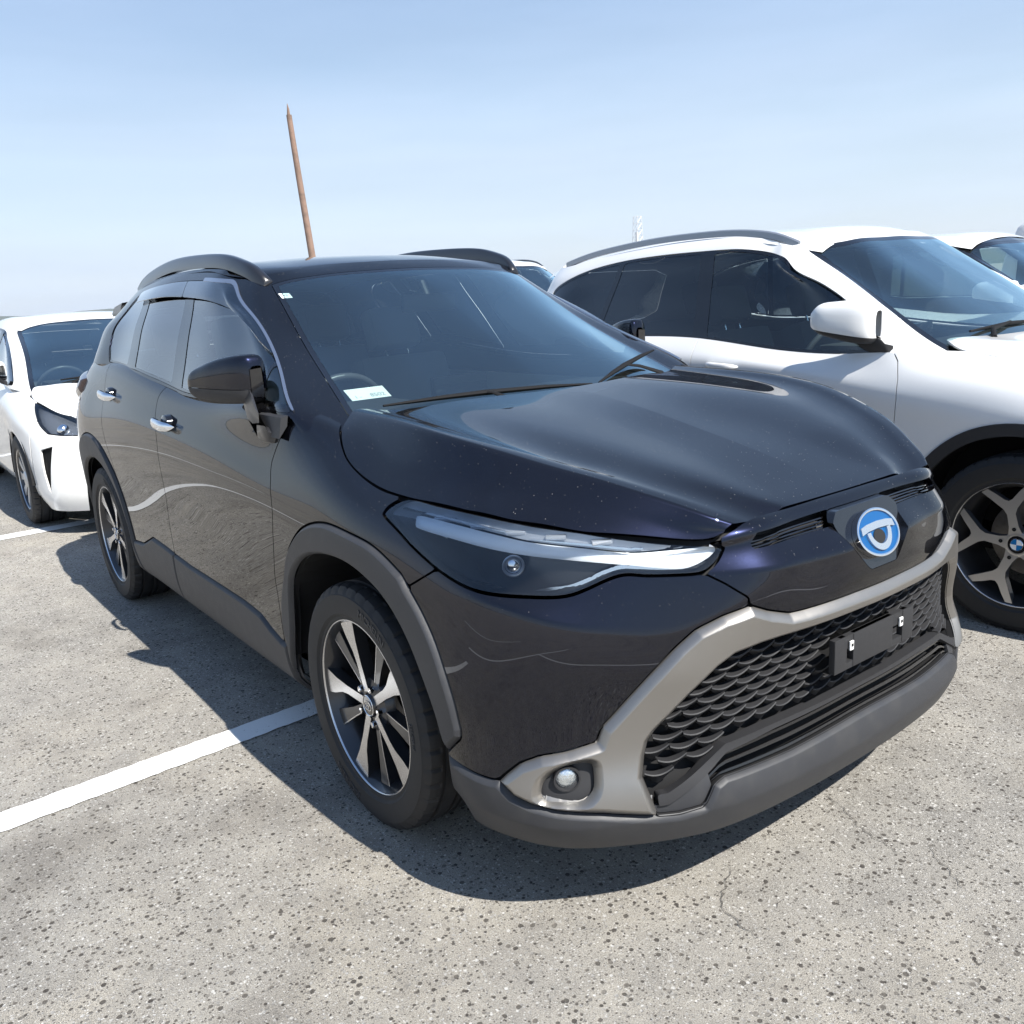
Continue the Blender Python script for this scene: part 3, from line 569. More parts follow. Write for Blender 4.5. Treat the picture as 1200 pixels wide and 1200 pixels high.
# ---------------------------------------------------------------- ground: worn pale asphalt with exposed stones
def asphalt():
    m = mat('asphalt', (.2,.2,.2), .9, 0, .3); N, L, b = nodes(m); tc = N.new('ShaderNodeTexCoord'); co = tc.outputs['Object']
    def noise(sc, det=4, ro=.55): n = N.new('ShaderNodeTexNoise'); n.inputs['Scale'].default_value = sc; n.inputs['Detail'].default_value = det; n.inputs['Roughness'].default_value = ro; L.new(co, n.inputs['Vector']); return n
    def ramp(src, pts):
        r_ = N.new('ShaderNodeValToRGB'); e = r_.color_ramp.elements
        while len(e) < len(pts): e.new(.5)
        for q, (p, c) in zip(e, pts): q.position = p; q.color = (*c, 1)
        L.new(src, r_.inputs['Fac']); return r_
    def mixc(f, a, b_, mode='MIX'):
        x = N.new('ShaderNodeMix'); x.data_type = 'RGBA'; x.blend_type = mode
        for k, s in (('Factor', f), ('A', a), ('B', b_)):
            if hasattr(s, 'is_linked') or isinstance(s, bpy.types.NodeSocket): L.new(s, x.inputs[k])
            else: x.inputs[k].default_value = s
        return x.outputs['Result']
    # matrix colour: sand and grit
    grit = noise(420, 3, .7); patch = noise(.55, 5, .6); mid = noise(7, 5, .6)
    base = ramp(grit.outputs['Fac'], [(.28, (.10,.092,.082)), (.42, (.25,.235,.21)), (.56, (.345,.33,.30)), (.72, (.50,.485,.45))]).outputs['Color']
    pt = ramp(patch.outputs['Fac'], [(.30, (.98,.985,1.0)), (.50, (1.14,1.13,1.12)), (.70, (1.28,1.235,1.16))]).outputs['Color']
    md = ramp(mid.outputs['Fac'], [(.25, (.80,.80,.81)), (.72, (1.17,1.16,1.14))]).outputs['Color']
    c = mixc(1.0, mixc(1.0, base, pt, 'MULTIPLY'), md, 'MULTIPLY')
    # stones of two sizes
    def stones(scale, thr, soft, seedw, cols):
        mp = N.new('ShaderNodeMapping'); mp.inputs['Location'].default_value = (seedw, seedw*.7, 0); L.new(co, mp.inputs['Vector'])
        wob = noise(scale*1.3, 2); ad = N.new('ShaderNodeMix'); ad.data_type = 'VECTOR'; ad.inputs['Factor'].default_value = .35/scale*.5
        L.new(mp.outputs['Vector'], ad.inputs['A']); L.new(wob.outputs['Color'], ad.inputs['B'])
        v = N.new('ShaderNodeTexVoronoi'); v.inputs['Scale'].default_value = scale; L.new(ad.outputs['Result'], v.inputs['Vector'])
        sp = N.new('ShaderNodeSeparateColor'); L.new(v.outputs['Color'], sp.inputs['Color'])
        size = N.new('ShaderNodeMapRange'); size.inputs['From Min'].default_value = .25; size.inputs['From Max'].default_value = 1; size.inputs['To Min'].default_value = 0; size.inputs['To Max'].default_value = thr; L.new(sp.outputs['Red'], size.inputs['Value'])
        df = N.new('ShaderNodeMath'); df.operation = 'SUBTRACT'; L.new(size.outputs['Result'], df.inputs[0]); L.new(v.outputs['Distance'], df.inputs[1])
        k = N.new('ShaderNodeMapRange'); k.inputs['From Min'].default_value = 0; k.inputs['From Max'].default_value = soft; L.new(df.outputs['Value'], k.inputs['Value'])
        col = ramp(sp.outputs['Green'], cols).outputs['Color']
        return k.outputs['Result'], col
    k1, c1 = stones(60, .42, .06, 3.1, [(.0, (.075,.066,.058)), (.4, (.12,.108,.093)), (.75, (.19,.172,.148)), (1., (.33,.31,.275))])
    k2, c2 = stones(112, .56, .10, 11.7, [(.0, (.075,.067,.058)), (.3, (.15,.135,.117)), (.50, (.29,.275,.25)), (.75, (.46,.44,.41)), (1., (.68,.66,.62))])
    k3, c3 = stones(235, .62, .16, 23.3, [(.0, (.07,.062,.054)), (.35, (.21,.195,.175)), (.65, (.44,.42,.39)), (1., (.72,.70,.66))])
    c = mixc(k3, c, c3); c = mixc(k2, c, c2); c = mixc(k1, c, c1)
    stain = noise(1.3, 6, .65); sm_ = ramp(stain.outputs['Fac'], [(.36, (.80,.79,.78)), (.47, (1,1,1))]).outputs['Color']; c = mixc(1.0, c, sm_, 'MULTIPLY')
    L.new(c, b.inputs['Base Color'])
    hh = N.new('ShaderNodeMath'); hh.operation = 'MULTIPLY_ADD'; L.new(k1, hh.inputs[0]); hh.inputs[1].default_value = -.35; L.new(grit.outputs['Fac'], hh.inputs[2])
    h2 = N.new('ShaderNodeMath'); h2.operation = 'MULTIPLY_ADD'; L.new(k2, h2.inputs[0]); h2.inputs[1].default_value = -.22; L.new(hh.outputs['Value'], h2.inputs[2])
    bp = N.new('ShaderNodeBump'); bp.inputs['Strength'].default_value = .9; bp.inputs['Distance'].default_value = .007; L.new(h2.outputs['Value'], bp.inputs['Height']); L.new(bp.outputs['Normal'], b.inputs['Normal'])
    return m
M['asphalt'] = asphalt()
g = MB(); g.add([(-6000,-6000,0),(6000,-6000,0),(6000,6000,0),(-6000,6000,0)],[(0,1,2,3)])
tag(g.build('ground', M['asphalt']), kind='structure')
def line_paint():
    m = mat('line_paint', (.80,.80,.78), .65); N, L, b = nodes(m); tc = N.new('ShaderNodeTexCoord')
    n1 = N.new('ShaderNodeTexNoise'); n1.inputs['Scale'].default_value = 90; n1.inputs['Detail'].default_value = 6; n1.inputs['Roughness'].default_value = .7; L.new(tc.outputs['Object'], n1.inputs['Vector'])
    n2 = N.new('ShaderNodeTexNoise'); n2.inputs['Scale'].default_value = 5; n2.inputs['Detail'].default_value = 4; L.new(tc.outputs['Object'], n2.inputs['Vector'])
    ad = N.new('ShaderNodeMath'); ad.operation = 'MULTIPLY_ADD'; L.new(n2.outputs['Fac'], ad.inputs[0]); ad.inputs[1].default_value = .5; L.new(n1.outputs['Fac'], ad.inputs[2])
    r_ = N.new('ShaderNodeValToRGB'); r_.color_ramp.elements[0].position = .54; r_.color_ramp.elements[0].color = (.30,.28,.25,1); r_.color_ramp.elements[1].position = .63; r_.color_ramp.elements[1].color = (.80,.80,.78,1)
    L.new(ad.outputs['Value'], r_.inputs['Fac']); L.new(r_.outputs['Color'], b.inputs['Base Color'])
    bp = N.new('ShaderNodeBump'); bp.inputs['Strength'].default_value = .4; bp.inputs['Distance'].default_value = .003; L.new(n1.outputs['Fac'], bp.inputs['Height']); L.new(bp.outputs['Normal'], b.inputs['Normal'])
    return m
M['line_paint'] = line_paint()
def painted_line(p, q, w):
    """slightly ragged painted stripe between two ground points"""
    p, q = Vector((*p, .004)), Vector((*q, .004)); t = (q - p).normalized(); n = Vector((-t.y, t.x, 0)); L_ = (q - p).length; k = int(L_/.02); v, f = [], []
    for i in range(k + 1):
        c = p + t*(L_*i/k); v += [c + n*(w/2 + random.uniform(-.003, .003)), c - n*(w/2 + random.uniform(-.003, .003))]
    for i in range(k): f.append((2*i, 2*i + 1, 2*i + 3, 2*i + 2))
    tag(MB().add(v, f).build('parking_line', M['line_paint']), kind='structure')
painted_line((-.640, -3.4), (-.86, 1.2), .116)
painted_line((-4.60, -4.2), (-4.70, 1.3), .150)
painted_line((-8.6, -4.2), (-8.7, 1.3), .15)
painted_line((3.4, -7.6), (-2.5, -7.3), .13)
painted_line((3.3, -4.4), (3.2, 1.6), .13)
painted_line((6.2, -4.4), (-1.0, -4.55), .13)
# cracks
def crack(pts, w):
    v, f = [], []; pts = [Vector((*p, .0035)) for p in pts]; out = []
    for a, b in zip(pts[:-1], pts[1:]):
        k = max(2, int((b - a).length/.012)); n = Vector((-(b - a).y, (b - a).x, 0)).normalized()
        out += [a.lerp(b, i/k) + n*random.uniform(-.006, .006) for i in range(k)]
    for i in range(len(out)):
        t = (out[min(i+1, len(out)-1)] - out[max(i-1, 0)]).normalized(); n = Vector((-t.y, t.x, 0)); ww = w*random.uniform(.25, 1)*min(1, 6*i/len(out) + .1, 6*(len(out)-i)/len(out) + .1)
        v += [out[i] + n*ww, out[i] - n*ww]
    for i in range(len(out)-1): f.append((2*i, 2*i+1, 2*i+3, 2*i+2))
    tag(MB().add(v, f).build('ground_crack', M['crack']), kind='structure')
M['crack'] = mat('crack', (.085,.078,.068), .95)

crack([(0.713, 0.122), (0.815, 0.089), (0.895, 0.042), (0.965, 0.026), (1.02, 0.009), (1.052, 0.023)], .0012)
crack([(1.037, 0.105), (1.102, 0.058), (1.163, 0.02), (1.203, -0.008)], .0012)
crack([(0.775, -0.314), (0.812, -0.371), (0.842, -0.43), (0.882, -0.466), (0.935, -0.478), (0.977, -0.482), (0.996, -0.468)], .0014)
crack([(0.955, -0.385), (0.938, -0.332)], .0012)
# ================================================================ the black crossover
TH = R(35)
def fr2(V): return np.stack([V[:, 1]*math.cos(TH) - V[:, 0]*math.sin(TH), V[:, 2]], 1)      # oblique front view (s, z)
def sd2(V): return V[:, [0, 2]]                                                           # side view (x, z)
def tp2(V): return V[:, [0, 1]]                                                           # top view (x, w)
def T2(key, view, a=None, b=None): return [tuple(p) for p in view(np.array(TR[key], float))[a:b]]
GAP = .0022
HOOD_P = [(-.13, -.2), (-.13, 0), (-.155, .3), (-.205, .5), (-.293, .680), (-.262, .725), (-.205, .768), (-.09, .808), (.074, .820), (.216, .811), (.315, .796), (.40, .782), (.433, .774), (.521, .745), (.588, .701), (.647, .655), (.689, .61), (.748, .54), (.797, .48), (.834, .430), (.845, .39), (.849, .24), (.85, .12), (.85, -.2)]
HOOD_S = smooth_poly(HOOD_P, .015, True, (0, 4, 20, len(HOOD_P) - 1))

def interp_near(A, d, S):
    from mathutils.kdtree import KDTree
    kd = KDTree(len(A.V)); [kd.insert(p, i) for i, p in enumerate(A.V)]; kd.balance(); out = np.empty(len(S.V))
    for i, p in enumerate(S.V):
        r_ = kd.find_n(p, 3); w = np.array([1/(x[2] + 1e-5) for x in r_]); out[i] = (w*d[[x[1] for x in r_]]).sum()/w.sum()
    return out
def build_suv():
    car = empty('crossover_car', (0, 0, 0))
    tag(car, 'black compact crossover with blue front emblem and empty number plate bracket', 'car')
    Gb = loft(SUV_BAND, .012, .011, SUV_CREASE)
    band = orient(grid_surf(Gb), (-1.2, 0, .6)); V = band.V; mid = abs(V[:, 1]) < 1e-6; band.N[mid, 1] = 0; band.N /= np.linalg.norm(band.N, axis=1, keepdims=True); s2, f2 = sd2(V), fr2(V)
    def fields(V):
        """signed distance of body points to every panel outline, positive inside"""
        s2, f2 = sd2(V), fr2(V)
        arch_f = smooth_poly(T2('arch_front_out', sd2), .012, False, (0, 15, 16, 17)).tolist() + [(.435, .385), (.435, .0), (-.486, .0)]
        hole_f = smooth_poly(T2('arch_front_in', sd2), .01, False).tolist() + [(.452, .0), (-.47, .0)]
        cx, cz = -2.64, .335
        hole_r = [(cx + .395*math.cos(t), cz + .395*math.sin(t)) for t in np.linspace(-.6, math.pi + .6, 40)] + [(cx - .37, 0), (cx + .37, 0)]
        out_r = [(-2.10, .0), (-2.215, .36), (-2.235, .45), (-2.27, .56), (-2.335, .67), (-2.42, .76), (-2.52, .82), (-2.64, .845), (-2.77, .84), (-2.90, .795), (-3.01, .71), (-3.08, .60), (-3.11, .45), (-3.11, 0)]
        d_archf, d_holef = sdf(s2, arch_f), sdf(s2, hole_f)
        d_archr, d_holer = sdf(s2, smooth_poly(out_r, .01, True, (0, 1, 12, 13))), sdf(s2, hole_r)
        d_archf = np.where(V[:, 0] > .7, -1, d_archf)
        sill = T2('sill_top', sd2); sill_f = [(-.489, .374)] + [p for p in sill[::-1] if -1.59 < p[0] < -.5] + [(-1.597, .445), (-1.593, .0), (-.489, .0)]
        sill_r = [(-1.597, .445)] + [p for p in sill[::-1] if p[0] < -1.6] + [(-2.3, .3), (-2.2, .0), (-1.593, 0)]
        d_sf, d_sr = sdf(s2, sill_f), sdf(s2, sill_r)
        d_clad = np.maximum.reduce([d_archf, d_archr, d_sf, d_sr])
        d_hl = sdf(f2, smooth_poly(T2('headlight', fr2), .008, True, (0, 12)))
        ctr = -.75
        trim_p = [(ctr, .690)] + T2('trim_out', fr2) + T2('trim_low', fr2, 1, 6) + T2('trim_in', fr2, 1) + [(ctr, .643)]
        d_trim = sdf(f2, trim_p)
        grille_p = T2('trim_in', fr2, 1) + [(ctr, .643), (ctr, .358)] + T2('lip_in', fr2)[::-1]
        d_grille = sdf(f2, grille_p)
        lt = T2('lip_top', fr2)
        lip_p = [(lt[0][0] + .004, lt[0][1])] + lt[1:] + T2('trim_low', fr2, 1, 6) + T2('lip_in', fr2, 1) + [(ctr, .358), (ctr, 0.), (lt[0][0] + .004, .0)]
        d_lip = sdf(f2, lip_p); d_lip = np.where(V[:, 0] < .2, -1, d_lip)
        q = lambda *p: [tuple(a) for a in fr2(np.array(p, float))]
        bump_p = T2('nose_side', fr2) + q((.80,.58,.85), (.60,.80,.86)) + T2('gap_bumper', fr2) + q((.20,.90,.70), (.38,.9,.45), (.42,.9,.32), (.6,.87,.32), (.75,.75,.30), (.79,.70,.36), (.80,.64,.48), (.86,.53,.62), (.895,.42,.69))
        d_bump = sdf(f2, bump_p)
        nose_p = [(ctr, .690)] + T2('trim_out', fr2, 0, 5) + T2('nose_side', fr2) + q((.82,.50,.84), (.80,.52,.92)) + [(ctr, .98)]
        d_nose = sdf(f2, nose_p)
        slit_p = T2('slit_up', fr2, 0, 3) + [(ctr, .872), (ctr, .847)] + T2('slit_low', fr2)[:0:-1]
        d_slit = sdf(f2, slit_p)
        hp = [(p[1], p[2]) for p in TR['house']]
        house_p = hp + [(-w, z) for w, z in hp[::-1]] + [(-.105, .872), (.105, .872)]
        wz = V[:, [1, 2]]; d_house = np.where(V[:, 0] > .8, sdf(wz, house_p), -1)
        d_fog = sdf(f2, smooth_poly(T2('fog', fr2), .006))
        # ---- doors and fender, side view
        gb, gf = T2('gap_b', sd2), T2('gap_fender', sd2)
        rear_edge = [(-2.475, 1.3), (-2.47, 1.16), (-2.45, 1.02), (-2.41, .90), (-2.34, .78), (-2.30, .66)]
        fd_p = [(-1.575, 1.3)] + smooth_poly(gb, .02, False).tolist() + [(-1.593, .30), (-.50, .30)] + smooth_poly(gf[::-1], .02, False).tolist() + [(-.37, 1.3)]
        rd_p = rear_edge + [(-2.32, .55), (-2.2, .30), (-1.593, .30)] + smooth_poly(gb[::-1], .02, False).tolist() + [(-1.575, 1.3)]
        fe_p = [(-.37, 1.3)] + smooth_poly(gf, .02, False).tolist() + [(-.46, .30), (-.2, .5), (.2, .70)] + T2('gap_bumper', sd2)[::-1] + [(.45, .86), (.28, .91), (.28, 1.3)]
        qp_p = rear_edge + [(-2.32, .55), (-2.64, .4), (-3.05, .3), (-3.05, 0), (-3.8, 0), (-3.8, 1.3)]
        d_fd, d_rd, d_fe, d_qp = (sdf(s2, p) for p in (fd_p, rd_p, fe_p, qp_p))
        tail_p = [(-2.93, 1.10), (-2.98, 1.02), (-3.12, .985), (-3.6, .97), (-3.6, 1.09), (-3.15, 1.13)]
        d_tail = np.where(V[:, 0] < -2.5, sdf(s2, tail_p), -1)
        d_slit = np.minimum(d_slit, -d_house - .003)
        d_hood = np.where((V[:, 0] > -.36) & (V[:, 2] > .82), -sdf(V[:, :2], HOOD_S) - .0015, 1.); d_fe = np.minimum(d_fe, d_hood); d_nose = np.minimum(d_nose, d_hood); d_nose = np.where(V[:, 2] > .845, np.minimum(d_nose, .432 - V[:, 1]), d_nose)
        return dict(archf=d_archf, holef=d_holef, archr=d_archr, holer=d_holer, sf=d_sf, sr=d_sr, hl=d_hl, trim=d_trim, grille=d_grille, lip=d_lip, bump=d_bump, nose=d_nose, slit=d_slit, house=d_house, fog=d_fog, fd=d_fd, rd=d_rd, fe=d_fe, qp=d_qp, tail=d_tail, gp=grille_p)
    D = fields(V)
    d_archf, d_holef, d_archr, d_holer, d_sf, d_sr, d_hl, d_trim, d_grille, d_lip, d_bump, d_nose, d_slit, d_house, d_fog, d_fd, d_rd, d_fe, d_qp, d_tail, grille_p = (D[k] for k in 'archf holef archr holer sf sr hl trim grille lip bump nose slit house fog fd rd fe qp tail gp'.split())
    def panel(name, d, m, rim=.012, one=False):
        S = with_rim(clip(band, d - GAP), rim)
        return both(name, S, m, car) if one else pair(name, S, m, car)
    bp = M['black_paint']
    panel('front_fender', np.minimum.reduce([d_fe, -d_archf - GAP, -d_hl - GAP]), bp)
    doors_f = panel('front_door', np.minimum(d_fd, -d_sf - GAP), bp)
    doors_r = panel('rear_door', np.minimum.reduce([d_rd, -d_sr - GAP, -d_archr - GAP]), bp)
    panel('rear_quarter_panel', np.minimum.reduce([d_qp, -d_archr - GAP, -d_tail]), bp, one=True)
    panel('front_bumper', np.minimum.reduce([d_bump, -d_hl - GAP, -d_trim - GAP, -d_lip - GAP, -d_archf - GAP]), bp, .02)
    panel('nose_panel', np.minimum.reduce([d_nose, -d_hl - GAP, -d_trim - GAP, -d_slit, -d_house]), bp, .02, True)
    def raised(name, fn, m, h, b, one=False, base=-.005, rim=.02):
        """trim standing proud of the body with a chamfered border"""
        S = subdivide(clip(band, fn(D, V) - .0008)); d = fn(fields(S.V), S.V)
        inner = clip(S, d - b); edge = subdivide(clip(S, b - d)); de = np.clip(fn(fields(edge.V), edge.V), 0, b)
        inner = renormal(offset(inner, h)); edge = offset(edge, base + (h - base)*bump(de, b, 1.5)); edge = renormal(edge)
        S = merge(inner, with_rim(edge, rim))
        return both(name, S, m, car, normals=False, angle=33) if one else pair(name, S, m, car, normals=False, angle=33)
    from mathutils.kdtree import KDTree
    cl = M['grey_cladding']
    raised('front_arch_cladding', lambda d, v: np.minimum(d['archf'], -d['holef']), cl, .011, .012)
    raised('rear_arch_cladding', lambda d, v: np.minimum(d['archr'], -d['holer']), cl, .011, .012)
    raised('sill_cladding', lambda d, v: np.minimum(d['sf'], v[:, 2] - .17), cl, .009, .012)
    raised('sill_cladding', lambda d, v: np.minimum.reduce([d['sr'], -d['archr'] - .001, v[:, 2] - .17]), cl, .009, .012)
    raised('bumper_lip', lambda d, v: np.minimum(d['lip'], v[:, 2] - .208), cl, .007, .014, one=True, rim=.025)
    raised('grille_surround', lambda d, v: np.minimum(d['trim'], -d['fog'] - .001), M['satin_silver'], .017, .018, one=True, rim=.04)
    raised('tail_lamp', lambda d, v: d['tail'], M['tail_red'], .022, .03)
    # dark inner shell, floor, wheel liners
    inner = clip(band, np.minimum.reduce([-d_holef, -d_holer, -d_hl, -d_grille + .0, -d_fog - .002, -d_slit, -d_house]) - .001)
    both('inner_shell', offset(inner, -.022), M['dark'], car)
    mb = MB(); mb.box((-3.30, -.74, .21), (-.46, .74, .24)); mb.box((-2.2, -.74, .21), (-.46, .74, .235)); mb.box((-.5, -.55, .215), (.80, .55, .235)); mb.box((.66, -.50, .24), (.70, .50, .80)); mb.box((-.5, -.60, .23), (-.46, .60, 1.0))
    mb.build('underbody', M['dark'], car)
    for ax in (0., -2.64):
        for sy in (-1, 1):
            mb = MB(); rings = []
            for yy in (.60, .885):
                rings.append([(ax + .46*math.cos(t), sy*yy, .335 + .46*math.sin(t)) for t in np.linspace(.02, math.pi - .02, 28)])
            mb.rings(rings, cap=False, closed=False)
            mb.rings([rings[0], [(ax + .02*math.cos(t), sy*.60, .335 + .02*math.sin(t)) for t in np.linspace(.02, math.pi - .02, 28)]], False, False)
            mb.build('wheel_liner', M['dark'], car, fix=False)
    # ---- grille: deep back, scale pieces, plate bracket, lower bars
    back = offset(clip(band, d_grille + .004), -.055); both('grille_back', back, M['dark'], car)
    wall = with_rim(clip(band, d_grille + .002), .055); k = len(clip(band, d_grille + .002).F); wall.F = wall.F[k:]
    both('grille_frame', wall, M['dark'], car)
    fr_sel = V[:, 0] > .55
    kf = KDTree(int(fr_sel.sum())); fi = np.where(fr_sel)[0]
    for i in fi: kf.insert((V[i, 1], V[i, 2], 0), int(i))
    kf.balance()
    def front_pt(w, z):
        r_ = kf.find_n((abs(w), z, 0), 3); ww = np.array([1/(x[2] + 1e-5) for x in r_]); idx = [x[1] for x in r_]
        p = (ww[:, None]*V[idx]).sum(0)/ww.sum(); n = (ww[:, None]*band.N[idx]).sum(0); n /= np.linalg.norm(n)
        return np.array([p[0], abs(w), z]), n
    # one scale: a scoop with a bright swept upper edge
    def scale_mesh():
        us = np.linspace(-1, 1, 9); v = []; f = []
        for u in us:
            zt = .0105*u*u + .003*u; zb = -.022*(1 - abs(u)**1.3) - .0035
            v += [(-.016, u*.033, zt + .0015), (.004, u*.033, zt + .001), (.0055, u*.033, zt - .0015), (.0005 - .004*(1-u*u), u*.033, zt*.4 + zb*.45), (-.012, u*.030, zb)]
        for i in range(8):
            for k_ in range(4): a = i*5 + k_; f.append((a, a + 5, a + 6, a + 1))
        return mesh_py('grille_scale', v, f, 50)
    sm = scale_mesh(); sm.materials.append(M['black_plastic'])
    gp = np.array(grille_p); lg = [(p[1], p[2]) for p in TR['lower_grille']]
    row = 0; z = .632
    while z > .33:
        off = .032 if row % 2 else 0
        for kk in range(-12, 13):
            w = kk*.064 + off
            if abs(w) > .72: continue
            p, n = front_pt(w, z); ss = fr2(p[None])
            dd = sdf(ss, gp)[0]
            zl = np.interp(abs(w), [0, .308, .408, .455, .523, .62], [.430, .428, .424, .415, .385, .32])
            if dd < .006 or z < zl + .004: continue
            if abs(w) < .158 and .50 < z < .585: continue
            o = bpy.data.objects.new('grille_scale', sm); COL.objects.link(o); o.parent = car
            sgn = -1 if w >= 0 else 1
            nn = Vector((n[0], sgn*n[1], n[2]*.3)).normalized(); yv = Vector((0, 0, 1)).cross(nn).normalized(); zv = nn.cross(yv)
            pos = Vector((p[0], sgn*abs(w), z)) - nn*.022
            o.matrix_local = Matrix(((nn.x, yv.x, zv.x, pos.x), (nn.y, yv.y, zv.y, pos.y), (nn.z, yv.z, zv.z, pos.z), (0, 0, 0, 1)))
        z -= .0235; row += 1
    def strip(name, pts, m, h, dep, off=-.02, n=24):
        """bar following the nose surface, pts = (w, z) from one side across to the other"""
        c = spline(np.array([(a, b, 0) for a, b in pts]), n); mb = MB(); rings = []
        for w, z_, _ in c:
            p, nrm = front_pt(w, z_); sg = -1 if w >= 0 else 1; nv = np.array([nrm[0], sg*nrm[1]*min(1, abs(w)/.12), 0]); nv /= np.linalg.norm(nv)
            b = np.array([p[0], sg*abs(w), z_]) + nv*off
            rings.append([b + nv*dep + (0,0,h*.3), b + nv*dep - (0,0,h*.3), b + nv*dep*.6 - (0,0,h*.5), b - nv*dep - (0,0,h*.5), b - nv*dep + (0,0,h*.5), b + nv*dep*.6 + (0,0,h*.5)])
        mb.rings(rings); return mb.build(name, m, car, 35)
    sy = lambda L: [(w, z_) for w, z_ in L] + [(-w, z_) for w, z_ in L[::-1]]
    bar = M['black_plastic']
    dg, lin = np.array(TR['diag']), np.array(TR['lip_in'])
    zd = np.interp(V[:, 1], dg[::-1, 1], dg[::-1, 2]); zl_ = np.interp(V[:, 1], lin[::-1, 1], lin[::-1, 2])
    fm = np.where(V[:, 0] > .6, 1., -1.); S0 = subdivide(clip(band, np.minimum(d_grille - .001, fm)))
    zd, zl_ = np.interp(S0.V[:, 1], dg[::-1, 1], dg[::-1, 2]), np.interp(S0.V[:, 1], lin[::-1, 1], lin[::-1, 2])
    hw = np.interp(S0.V[:, 1], [0, .30, .45, .62], [.0045, .006, .009, .013]); zz = S0.V[:, 2]
    both('grille_divider', with_rim(offset(clip(S0, np.minimum(hw - abs(zz - zd), .625 - S0.V[:, 1])), -.004), .03), bar, car)
    t_ = (zz - zl_)/np.maximum(zd - zl_, .004)
    for lo, hi in ((.05, .15), (.36, .48), (.68, .78)):
        both('lower_grille_slat', with_rim(offset(clip(S0, np.minimum.reduce([(t_ - lo)*.06, (hi - t_)*.06, .515 - S0.V[:, 1]])), -.014), .008), M['gloss_black'], car)
    fl_ = clip(S0, np.minimum.reduce([zd - hw - zz, S0.V[:, 1] - .508])); pair('lip_return', with_rim(offset(fl_, -.010), .01), cl, car)
    # number plate bracket
    pb = MB(); p0, n0 = front_pt(0, .545)
    x0 = .932
    for a, b in (((-.166), (-.118)), ((-.092), (.075)), ((.118), (.166))): pb.box((x0, a, .505), (x0 + .016, b, .588), bev=.003)
    pb.box((x0 + .0015, -.14, .556), (x0 + .0145, .14, .588)); pb.box((x0 + .0015, -.14, .505), (x0 + .0145, .14, .522))
    br = pb.build('plate_bracket', M['black_plastic'], car, 35)
    for yb in (-.105, .105):
        mb = MB(); mb.box((x0 + .0165, yb - .007, .552), (x0 + .0205, yb + .007, .574), bev=.0012); mb.build('plate_clip', M['white_plastic'], br)
        mb = MB(); mb.box((x0 + .0206, yb - .0035, .561), (x0 + .0216, yb + .0035, .568)); mb.build('clip_hole', M['dark'], br)
    # nose slit with fine bars
    sb = clip(band, d_slit + .004); both('nose_slit_back', offset(sb, -.035), M['dark'], car)
    slS = subdivide(clip(band, d_slit - .001)); fz = np.interp(slS.V[:, 1], [0, .12, .268, .372], [.8585, .8575, .855, .846])
    for kz in (-.0085, -.0035, .0015, .0065):
        st = clip(slS, .0012 - abs(slS.V[:, 2] - fz - kz)); pair('nose_slit_bar', with_rim(offset(st, -.010), .008), M['gloss_black'], car)
    # emblem housing and emblem
    hs = clip(band, d_house + .001); fl = hs.copy(); fl.V[:, 0] = .930 - (fl.V[:, 2] - .805)*math.tan(R(24)); fl = renormal(fl)
    Bd = boundary(hs.F); k_ = len(hs.V); wallF = np.concatenate([np.stack([Bd[:, 0], Bd[:, 1], k_ + Bd[:, 1]], 1), np.stack([Bd[:, 0], k_ + Bd[:, 1], k_ + Bd[:, 0]], 1)])
    wl_ = Surf(np.concatenate([hs.V, fl.V]), np.concatenate([hs.N, fl.N]), wallF); keepw = ~((wl_.V[wl_.F][:, :, 1] < .0005).all(1)); wl_.F = wl_.F[keepw]
    both('emblem_housing', merge(fl, wl_), M['gloss_black'], car, normals=False, angle=30)
    em = empty_part = None
    ec = Vector((.936, 0, .8075)); tilt = R(24)
    nx = Vector((math.cos(tilt), 0, math.sin(tilt))); ux = Vector((0, 1, 0)); uz = nx.cross(ux)
    if uz.z < 0: uz = -uz
    def ell(a, b, n=48, cu=0, cv=0): return [(cu + a*math.cos(2*math.pi*i/n), cv + b*math.sin(2*math.pi*i/n)) for i in range(n)]
    def ring(mb, a, b, t, h0, h1, cu=0, cv=0, n=48, org=ec):
        A, B = ell(a, b, n, cu, cv), ell(a - t, b - t, n, cu, cv); P = lambda uv, h: org + ux*uv[0] + uz*uv[1] + nx*h
        mb.rings([[P(c, h0) for c in A], [P(c, h1) for c in A], [P(c, h1 + .0012) for c in ell(a - t*.5, b - t*.5, n, cu, cv)], [P(c, h1) for c in B], [P(c, h0) for c in B]], cap=False)
    mb = MB(); mb.prism(ell(.079, .054), .012, ec - nx*.006, ux, uz, nx); badge = mb.build('emblem', M['emblem_blue'], car, 40)
    mb = MB(); ring(mb, .082, .057, .0065, -.006, .0095); mb.build('emblem_ring', M['chrome'], badge, 50)
    def arcband(a0, b0, a1, b1, t0, t1, cu=0, cv=0, n=28):
        ts = np.linspace(t0, t1, n); o = [(cu + a0*math.cos(t), cv + b0*math.sin(t)) for t in ts]; i = [(cu + a1*math.cos(t), cv + b1*math.sin(t)) for t in ts[::-1]]
        return o + i
    mb = MB(); mb.prism([(-.066, .002), (-.04, .007), (0, .009), (.04, .007), (.066, .002), (.063, .019), (.04, .0235), (0, .0255), (-.04, .0235), (-.063, .019)], .005, ec + nx*.006, ux, uz, nx); mb.build('emblem_bar', M['emblem_silver'], badge)
    mb = MB(); mb.prism(arcband(.047, .047, .033, .032, math.pi, 2*math.pi, 0, .004), .005, ec + nx*.006, ux, uz, nx); mb.build('emblem_loop', M['emblem_silver'], badge)
    mb = MB(); mb.prism(ell(.022, .017, 24, 0, -.010), .002, ec + nx*.006, ux, uz, nx); mb.build('emblem_centre', M['dark'], badge)
